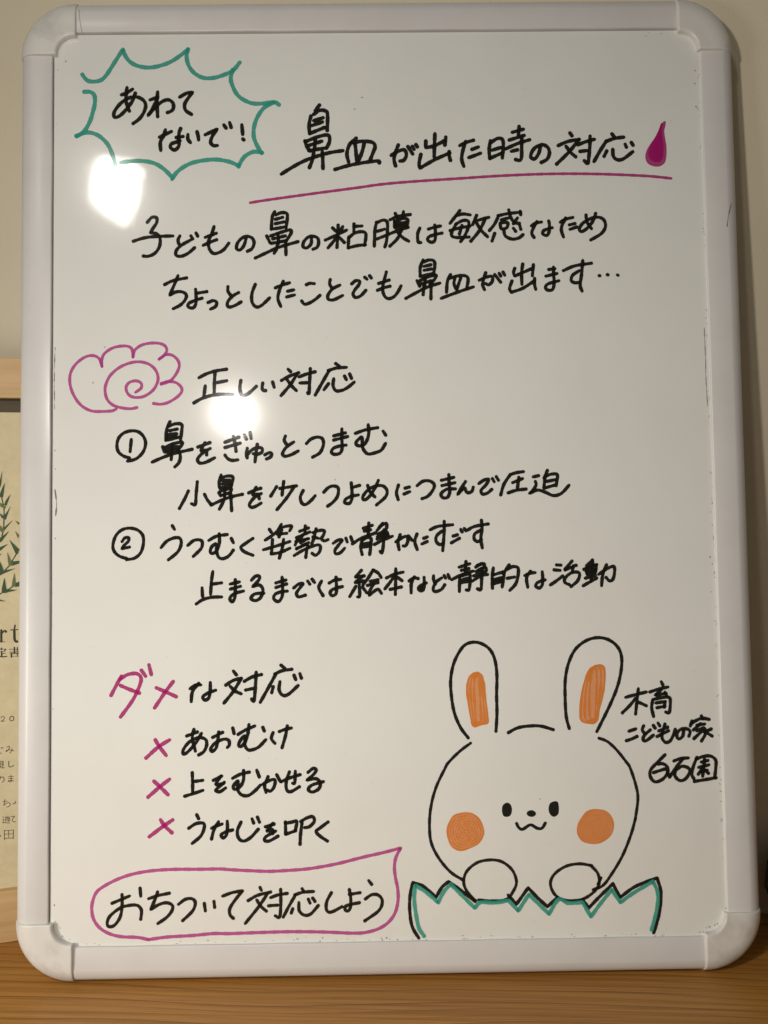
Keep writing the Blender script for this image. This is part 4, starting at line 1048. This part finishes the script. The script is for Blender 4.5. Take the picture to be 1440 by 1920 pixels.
FILLS = [
  ('water_drop', 'magenta', '''
179.9,221.9 180.8,221.1 180.3,218.1 179.7,215.6 179.9,212.1 180.7,206.1 180.6,200.1 179.4,195.1 175.9,192.7 172.0,192.9 168.6,194.7 167.2,198.2 167.8,202.2 169.9,206.2 173.5,211.2 176.5,216.2 178.6,220.6'''),
  ('rabbit_inner_ear', 'orange', '''
51.3,-122.4 55.1,-121.0 58.4,-122.5 59.7,-127.2 60.5,-135.7 61.5,-144.2 61.7,-151.7 58.3,-153.0 53.1,-154.2 51.2,-151.5 49.5,-142.1 48.4,-132.7 49.1,-126.1'''),
  ('rabbit_inner_ear', 'orange', '''
127.5,-117.9 131.3,-117.4 133.7,-119.4 134.0,-125.5 132.8,-134.0 130.2,-143.3 128.1,-152.2 122.8,-153.2 118.1,-151.8 117.1,-146.9 118.3,-135.6 120.6,-127.2 123.6,-120.8'''),
  ('rabbit_cheek', 'orange', '''
38.8,-207.3 43.5,-205.4 49.4,-205.2 54.6,-208.2 57.4,-213.4 57.9,-218.5 54.9,-223.7 50.2,-226.4 43.7,-228.3 38.5,-226.3 35.7,-221.1 35.2,-214.2'''),
  ('rabbit_cheek', 'orange', '''
115.9,-210.9 120.7,-205.4 127.7,-204.5 133.5,-206.6 136.7,-212.4 135.6,-219.2 130.8,-223.7 124.9,-225.4 117.9,-224.1 114.5,-220.0 114.1,-215.4'''),
  ('rabbit_eye', 'black', '''
72.0,-199.8 74.2,-201.0 75.0,-204.1 74.1,-207.3 71.9,-208.3 69.7,-207.6 68.9,-204.4 69.6,-201.2'''),
  ('rabbit_eye', 'black', '''
100.9,-199.4 103.0,-200.1 103.5,-203.8 102.9,-207.2 100.3,-208.7 98.0,-207.1 97.2,-203.9 98.1,-200.7'''),
  ('rabbit_nose', 'black', '''
86.7,-204.5 88.9,-205.4 89.5,-207.0 87.9,-208.4 85.5,-208.3 83.9,-206.9 84.4,-205.3'''),
]


PART_LABELS = ['jagged teal burst outline', 'black handwritten あわてないで! inside the burst', 'large black handwritten title 鼻血が出た時の対応', 'magenta underline below the title', 'black line 子どもの鼻の粘膜は敏感なため', 'black line ちょっとしたことでも鼻血が出ます…', 'pink swirl flower outline', 'black heading 正しい対応', 'circled number 1', 'black line 鼻をぎゅっとつまむ', 'black line 小鼻を少しつよめにつまんで圧迫', 'circled number 2', 'black line うつむく姿勢で静かにすごす', 'black line 止まるまでは絵本など静的な活動', 'magenta ダメ', 'black な対応', 'magenta cross beside あおむけ', 'magenta cross beside 上をむかせる', 'magenta cross beside うなじを叩く', 'black line あおむけ', 'black line 上をむかせる', 'black line うなじを叩く', 'pink speech bubble outline', 'black slogan おちついて対応しよう', 'small black signature 木育こどもの家白石園', 'black outline of the rabbit', 'wavy black mouth of the rabbit', 'teal inner line of the cracked eggshell', 'black outer line of the cracked eggshell']
DENS = {'black': (0.95, 0.60), 'teal': (0.85, 0.60), 'magenta': (0.95, 0.35), 'pink': (0.75, 0.55)}
for idx, (name, col, txt) in enumerate(STROKES):
    ink = Ink()
    base = 0.34 if (name, col) == ('eggshell_outline', 'teal') else 0.05
    for ln in txt.strip().split('\n'):
        wd, rest = ln.split(' ', 1)
        pts, cor = parse(rest)
        ink.stroke(smooth_path(pts, cor, 0.35), float(wd) * (1.03 if 'writing' in name else 1.0), on_board, base, DENS[col])
    o = ink.make(name, M_INK[col], panel)
    if PART_LABELS[idx]: o['label'] = PART_LABELS[idx]
def closed(pts):
    n = len(pts); out = []
    for i in range(n):
        p0, p1, p2, p3 = pts[i-1], pts[i], pts[(i+1) % n], pts[(i+2) % n]
        for k in range(8):
            t = k / 8
            out.append(0.5 * ((2*p1) + (p2 - p0)*t + (2*p0 - 5*p1 + 4*p2 - p3)*t*t + (3*p1 - p0 - 3*p2 + p3)*t**3))
    return out
for name, col, txt in FILLS:
    ink = Ink(); pts, cor = parse(txt.strip())
    if name == 'rabbit_cheek':
        # coloured in with round strokes, each ring its own pass of ink
        cpt = sum(pts, Vector((0, 0))) / len(pts)
        ink.fill(closed(pts), on_board, 0.05, 0.40)
        for k, sc in enumerate((0.93, 0.80, 0.66, 0.52, 0.38, 0.24, 0.1)):
            ring = closed([cpt + (p - cpt) * sc for p in pts]); ring.append(ring[0])
            ink.stroke(ring, 0.9, on_board, 0.07, (0.3, 0.0), 0.35)
    elif name == 'rabbit_inner_ear':
        cpt = sum(pts, Vector((0, 0))) / len(pts)
        ink.fill(closed(pts), on_board, 0.05, 0.62)
        for k, sc in enumerate((0.9, 0.62, 0.3)):
            ring = closed([Vector((cpt.x + (p.x - cpt.x) * sc, cpt.y + (p.y - cpt.y) * (0.97 - 0.05 * k))) for p in pts]); ring.append(ring[0])
            ink.stroke(ring, 1.3, on_board, 0.07, (0.3, 0.1), 0.3)
    elif name == 'water_drop':
        ink.fill(closed(pts), on_board, 0.05, 0.55)
        cpt = sum(pts, Vector((0, 0))) / len(pts)
        for k, (sx_, dx_) in enumerate(((0.72, -0.5), (0.4, 0.4))):
            ink.fill(closed([Vector((cpt.x + (p.x - cpt.x) * sx_ + dx_, cpt.y + (p.y - cpt.y) * 0.86 + 0.9)) for p in pts]), on_board, 0.08 + 0.02 * k, 0.0)
        cpt = sum(pts, Vector((0, 0))) / len(pts)
    else: ink.fill(closed(pts), on_board, 0.05, 0.95)
    ink.make(name, M_INK[col], panel)

# old marker specks, smears and a dark line along the edges of the sheet, plus painted shading on the right rail
SPECKS = [(-201.5, 258.2), (-201.7, 223.3), (-196.5, 263.7), (169.7, 276.9), (171.8, 279.0), (179.3, 278.6), (200.2, 254.1), (200.0, 245.8), (200.2, 231.0), (201.2, 229.6), (-197.5, -269.6), (-196.2, -274.6), (-191.8, -276.6), (-201.1, -256.1), (-200.4, -265.8), (-40.4, -278.2), (-42.0, -280.1), (-5.2, -279.1), (-4.5, -280.1), (-2.0, -278.9), (4.4, -279.9), (22.1, -280.6), (160.0, -280.4), (164.2, -280.5), (191.1, -276.2), (193.1, -275.6), (196.0, -274.7), (197.7, -273.8), (188.8, -278.7), (186.9, -278.7), (203.1, -264.8), (-10.7, 238.7), (-15.2, 231.2), (-171.4, 81.8), (-178.9, 59.6), (-30.1, -2.4), (92.3, -197.9), (-84.2, -170.9), (201.3, -25.1), (200.1, -74.3), (200.1, -53.0), (201.3, -57.3), (-202.0, 17.9), (-201.5, -36.2), (-202.6, -139.7), (-201.7, 6.4), (187.7, -122.9)]
ink = Ink()
for (x, z) in SPECKS:
    a = random.uniform(0, 3.14); r = random.uniform(0.12, 0.42)
    ink.stroke([Vector((x, z)), Vector((x + math.cos(a) * r, z + math.sin(a) * r))], random.uniform(0.4, 0.85), on_board, 0.03, (0.8, 0.4), 0.3)
for k in range(70):
    x = random.uniform(-195, 195); z = random.uniform(-272, 272)
    ink.stroke([Vector((x, z)), Vector((x + 0.1, z + 0.05))], random.uniform(0.16, 0.36), on_board, 0.03, (0.4, 0.1), 0.3)
for k in range(46):                    # crumbs of old ink caught along the lower rail and corners
    x = random.uniform(-185, 195); z = -H/2 + abs(random.gauss(0, 1.2)) + 0.4
    ink.stroke([Vector((x, z)), Vector((x + random.uniform(0.1, 1.2), z))], random.uniform(0.2, 0.45), on_board, 0.03, (0.35, 0.05), 0.3)
ink.stroke(smooth_path([Vector(p) for p in ((201.0, 89.7), (201.2, 72), (201.1, 58), (201.6, 40.5))], [False]*4, 0.5), 0.45, on_board, 0.03, (0.9, 0.6), 0.3)
ink.stroke(smooth_path([Vector(p) for p in ((-202.2, 82), (-202.6, 66), (-202.4, 44))], [False]*3, 0.5), 0.4, on_board, 0.03, (0.3, -0.3), 0.6)
ink.stroke(smooth_path([Vector(p) for p in ((-201.9, -6), (-200.9, -15), (-201.4, -22))], [False]*3, 0.5), 0.7, on_board, 0.03, (-0.5, -0.8), 0.5)
ink.stroke(smooth_path([Vector(p) for p in ((-187.4, 295.5), (-186.8, 288), (-185.4, 280.2))], [False]*3, 0.5), 0.28, on_board, 2.3, (0.9, 0.9), 0.1)
ink.stroke(smooth_path([Vector(p) for p in ((219.5, 168), (217.5, 160), (216.4, 153))], [False]*3, 0.5), 0.5, on_board, 2.2, (0.0, -0.5), 0.3)  # shading on the right rail, painted as a faint dark stroke
for side in (1,):
    for k in range(60):
        z = random.uniform(-262, 262)
        ink.stroke([Vector((W/2 - abs(random.gauss(0, 0.7)) - 0.5, z)), Vector((W/2 - abs(random.gauss(0, 0.7)) - 0.5, z + random.uniform(0.2, 1.5)))], random.uniform(0.15, 0.4), on_board, 0.03, (0.4, 0.0), 0.3)
o = ink.make('dirt_and_shade_marks', M_DIRT_SHADE, panel); o['kind'] = 'stuff'

# ------------------------------------------------------------------ framed certificate, left
CYAW = math.radians(14.0); CLEAN = math.radians(1.0)
cert = empty('framed_certificate')
cert.matrix_world = Matrix.Translation((-247.119*MM, 42.365*MM, 0)) @ Matrix.Rotation(CYAW, 4, 'Z') @ Matrix.Rotation(-CLEAN, 4, 'X')
cert['label'] = 'pale wood framed certificate with printed green leaves and Japanese text, half hidden behind the whiteboard'
cert['category'] = 'picture frame'
U0, U1, V0, V1 = -214, 74, -1.3, 380.0
def cb(name, u0, u1, y0, y1, v0, v1, mat, parent, bev=0.0006): return box(name, (u0*MM, u1*MM, y0*MM, y1*MM, v0*MM, v1*MM), mat, parent, bev)
cb('frame_rail', U0, U1, 0, 13, 354.2, V1, M_PINE, cert)
cb('frame_rail', U0, U1, 0, 13, V0, 32.5, M_PINE, cert)
cb('frame_stile', U0, U0 + 26, 0, 13, 32.52, 354.18, M_PINE, cert)
cb('frame_stile', U1 - 26, U1, 0, 13, 32.52, 354.18, M_PINE, cert)
paper = cb('certificate_sheet', U0 + 26.02, U1 - 26.02, 5, 6, 32.53, 345.3, M_PAPER, cert, 0)
cb('backing', U0 + 26.02, U1 - 26.02, 6.3, 8, 32.53, 354.17, M_CBACK, cert, 0)
def on_paper(u, h, v): return (u*MM, (5 - h)*MM, v*MM)
CERT_W = 1
CERT_TEXT = """
1.45 -2.20,203.00 -2.40,195.60
0.49 -4.00,195.60 -0.60,195.40
0.83 -1.40,201.20 -0.90,202.40 0.10,202.80
1.65 0.40,202.10 0.50,202.00
1.58 5.70,202.00 5.70,197.00 6.20,195.40 7.20,195.00
0.99 6.20,205.80 5.90,204.00 5.40,202.90
0.66 3.50,202.90 7.80,202.90
0.99 -2.40,191.20 -2.40,190.50
0.40 -3.90,190.60 0.40,190.50
0.66 0.20,190.50 -0.70,189.40
0.33 -3.90,189.30 -0.10,189.00
0.99 -2.40,189.00 -2.40,185.80
0.49 -1.90,187.80 -0.20,187.70
0.73 -4.10,186.10 -1.80,185.50 0.60,185.70
0.36 2.30,190.20 8.80,189.90
0.36 2.50,188.40 8.80,188.20
0.36 2.40,187.70 8.70,187.40
0.99 5.40,191.30 5.40,187.80
0.66 7.20,191.20 7.10,188.40
0.99 3.50,187.20 3.50,185.00
0.33 4.10,187.10 8.70,187.00
0.33 4.10,185.50 8.70,185.30
0.49 7.10,187.10 7.10,185.20
0.43 -4.00,145.40 -3.10,146.30 -1.80,145.60 -2.30,144.30 -4.00,143.20! -1.70,143.10
0.53 2.70,146.10 1.60,145.30 1.50,143.80 2.50,142.90 3.60,143.40 3.80,145.10 2.70,146.10
0.40 -4.60,125.90 -3.80,125.10
0.40 -3.50,125.90 -3.10,125.40
0.40 -5.70,122.80 -4.30,122.00
0.43 -0.90,125.90 0.80,126.00 -0.00,124.00 -1.40,122.90 -1.00,123.70 1.00,123.80 3.20,123.10
0.40 2.30,124.70 2.00,123.20 0.90,121.70
0.53 -3.40,116.70 -3.50,113.60
0.40 -5.30,116.80 -3.40,116.70
0.40 -5.30,115.70 -3.50,115.60
0.40 -5.30,114.90 -3.50,114.70
0.53 -5.50,116.90 -5.50,113.80
0.43 -4.90,113.70 -5.40,112.40
0.43 -4.10,113.60 -4.00,112.40 -2.80,112.40
0.49 0.10,116.40 0.00,113.40 0.70,112.50 1.90,112.80 2.90,113.40
0.43 -6.60,104.30 -5.50,105.90 -4.00,106.40 -3.20,105.40 -3.30,103.70 -4.50,103.00
0.40 -5.10,106.90 -5.60,104.80
0.36 -0.70,106.20 2.70,106.10
0.36 -0.50,105.00 2.40,104.90
0.43 1.10,107.10 1.10,103.00 0.10,102.80 -0.70,103.40 0.50,103.70 2.70,103.00
0.36 -4.30,90.00 -1.50,90.10
0.43 -2.90,91.40 -3.80,87.30! -2.20,88.70 -0.40,88.80 0.20,87.60 -0.70,86.40 -2.00,86.20
0.53 1.80,87.70 3.60,88.60
0.43 3.30,89.40 3.60,88.30
0.40 -4.60,80.00 -3.80,79.50
0.40 -4.80,78.30 -3.90,78.10 -4.70,76.00! -2.50,75.80 -0.30,75.30
0.33 -3.20,79.40 -1.70,79.50
0.33 -2.40,80.10 -2.40,79.30
0.33 -2.70,79.30 -3.00,76.60
0.33 -3.00,78.20 -2.00,78.30 -2.10,76.80
0.33 -1.30,80.00 -1.70,78.60
0.33 -1.40,79.20 -0.00,79.30
0.33 -1.30,78.50 -0.30,78.30 -1.00,77.70 -0.90,76.20
0.33 -1.50,77.40 -0.10,77.40
0.43 0.70,79.50 2.60,79.50 1.30,77.70 1.50,76.20 3.30,75.70
0.86 -6.50,67.60 -6.30,67.50
0.46 -3.80,70.90 -3.90,64.50
0.36 -3.80,70.60 1.60,70.50
0.46 1.70,70.50 1.40,64.80
0.40 -1.20,70.40 -1.20,65.40
0.33 -3.70,68.40 1.50,68.00
0.40 -3.80,65.60 1.50,65.20
"""
CERT_LEAVES = """
d 1.10,307.20 0.40,299.60 -0.50,296.10 -1.30,297.80
d 2.50,299.50 1.10,290.00 -0.90,290.20 -0.80,292.20 0.40,295.20
d 5.70,292.00 3.00,284.30 1.60,285.20 2.90,288.20
l -1.60,286.80 0.80,285.60 2.80,283.80 2.10,282.50 -0.50,283.90
d 5.50,284.20 2.30,275.30 -0.20,276.70 -1.40,279.80 1.40,277.80 3.50,280.80
d 6.80,275.20 1.10,268.20 0.70,269.90
l -1.80,272.20 1.60,268.80 0.30,266.90 -1.70,268.50
d 4.30,267.90 -0.70,261.00 -2.50,260.40 -2.20,263.00 0.70,265.10
d 3.30,259.50 -1.60,255.00 -2.00,257.40
d 4.20,262.10 10.10,255.70 9.00,252.60 7.80,252.90
d 5.70,247.90 9.90,248.20 9.90,246.50 5.60,245.10
d 8.00,274.80 10.40,273.20 10.20,271.60
l 7.70,267.80 10.30,264.90 9.50,262.90
l 2.70,254.20 5.60,246.60 5.40,245.10 3.40,245.00 3.00,248.50
d 7.40,243.30 0.40,240.30 -2.90,238.60 -2.40,241.70 0.50,242.20
d -2.00,248.70 0.30,242.20 -2.80,241.70
s 0.30,290.00 1.20,285.20
s 1.50,282.60 1.50,278.20
s 1.30,275.40 1.00,270.40
s 0.50,267.30 -0.20,264.70
s 8.20,252.70 5.40,247.90
s 3.60,244.90 1.30,242.60
l 6.70,240.40 7.30,233.60 7.20,231.20 4.80,231.30 5.40,234.80
d 7.30,233.60 10.00,234.60 9.90,231.50 7.20,231.10
d 0.60,237.70 1.50,229.90 8.20,229.00 2.70,227.90 0.70,227.30 -1.30,227.90 -1.20,230.10
d -2.90,223.40 1.10,221.90 -2.90,222.30
s 5.20,231.20 3.00,229.80
s -1.10,227.60 -2.80,226.60
d -0.50,253.20 -1.90,252.10 -2.10,252.80
"""

rows = CERT_TEXT.strip().split('\n')
cuts = [0, 7, 23, 25, 30, 39, 44, 48, 59, len(rows)]
for a_, b_ in zip(cuts[:-1], cuts[1:]):        # one printed line each
    ink = Ink()
    for ln in rows[a_:b_]:
        wd, rest = ln.split(' ', 1); pts, cor = parse(rest)
        ink.stroke(smooth_path(pts, cor, 0.12), float(wd), on_paper, 0.02, (0.9, 0.8), 0.03)
    ink.make('printed_lettering', M_PRINT, paper)
lf = {'d': Ink(), 'l': Ink()}
k = 0
for ln in CERT_LEAVES.strip().split('\n'):
    kind, rest = ln.split(' ', 1); pts, cor = parse(rest); k += 1
    if kind == 's': lf['d'].stroke(smooth_path(pts, cor, 0.3), 0.8, on_paper, 0.02)
    else: lf[kind].fill(pts, on_paper, 0.25 + 0.01 * k)
lf['d'].make('printed_leaf', M_LEAFD, paper); lf['l'].make('printed_leaf', M_LEAFL, paper)

# ------------------------------------------------------------------ dark mottled stone at the right edge
bm = bmesh.new(); bmesh.ops.create_icosphere(bm, subdivisions=4, radius=1.0)
from mathutils import noise as mn
for vt in bm.verts:
    d = 1 + 0.20 * mn.noise(vt.co * 1.7) + 0.09 * mn.noise(vt.co * 5.0) + 0.03 * mn.noise(vt.co * 14.0)
    vt.co = Vector((vt.co.x * 0.030, vt.co.y * 0.014, vt.co.z * 0.030)) * d
zmin = min(v.co.z for v in bm.verts)
for vt in bm.verts: vt.co.z -= zmin
me = bpy.data.meshes.new('stone'); bm.to_mesh(me); bm.free()
for p in me.polygons: p.use_smooth = True
st = link('stone', me, M_STONE); st.location = (0.281, 0.042, FLOOR)
st['label'] = 'dark mottled grey rough stone standing on the shelf behind the lower right corner'; st['category'] = 'stone'
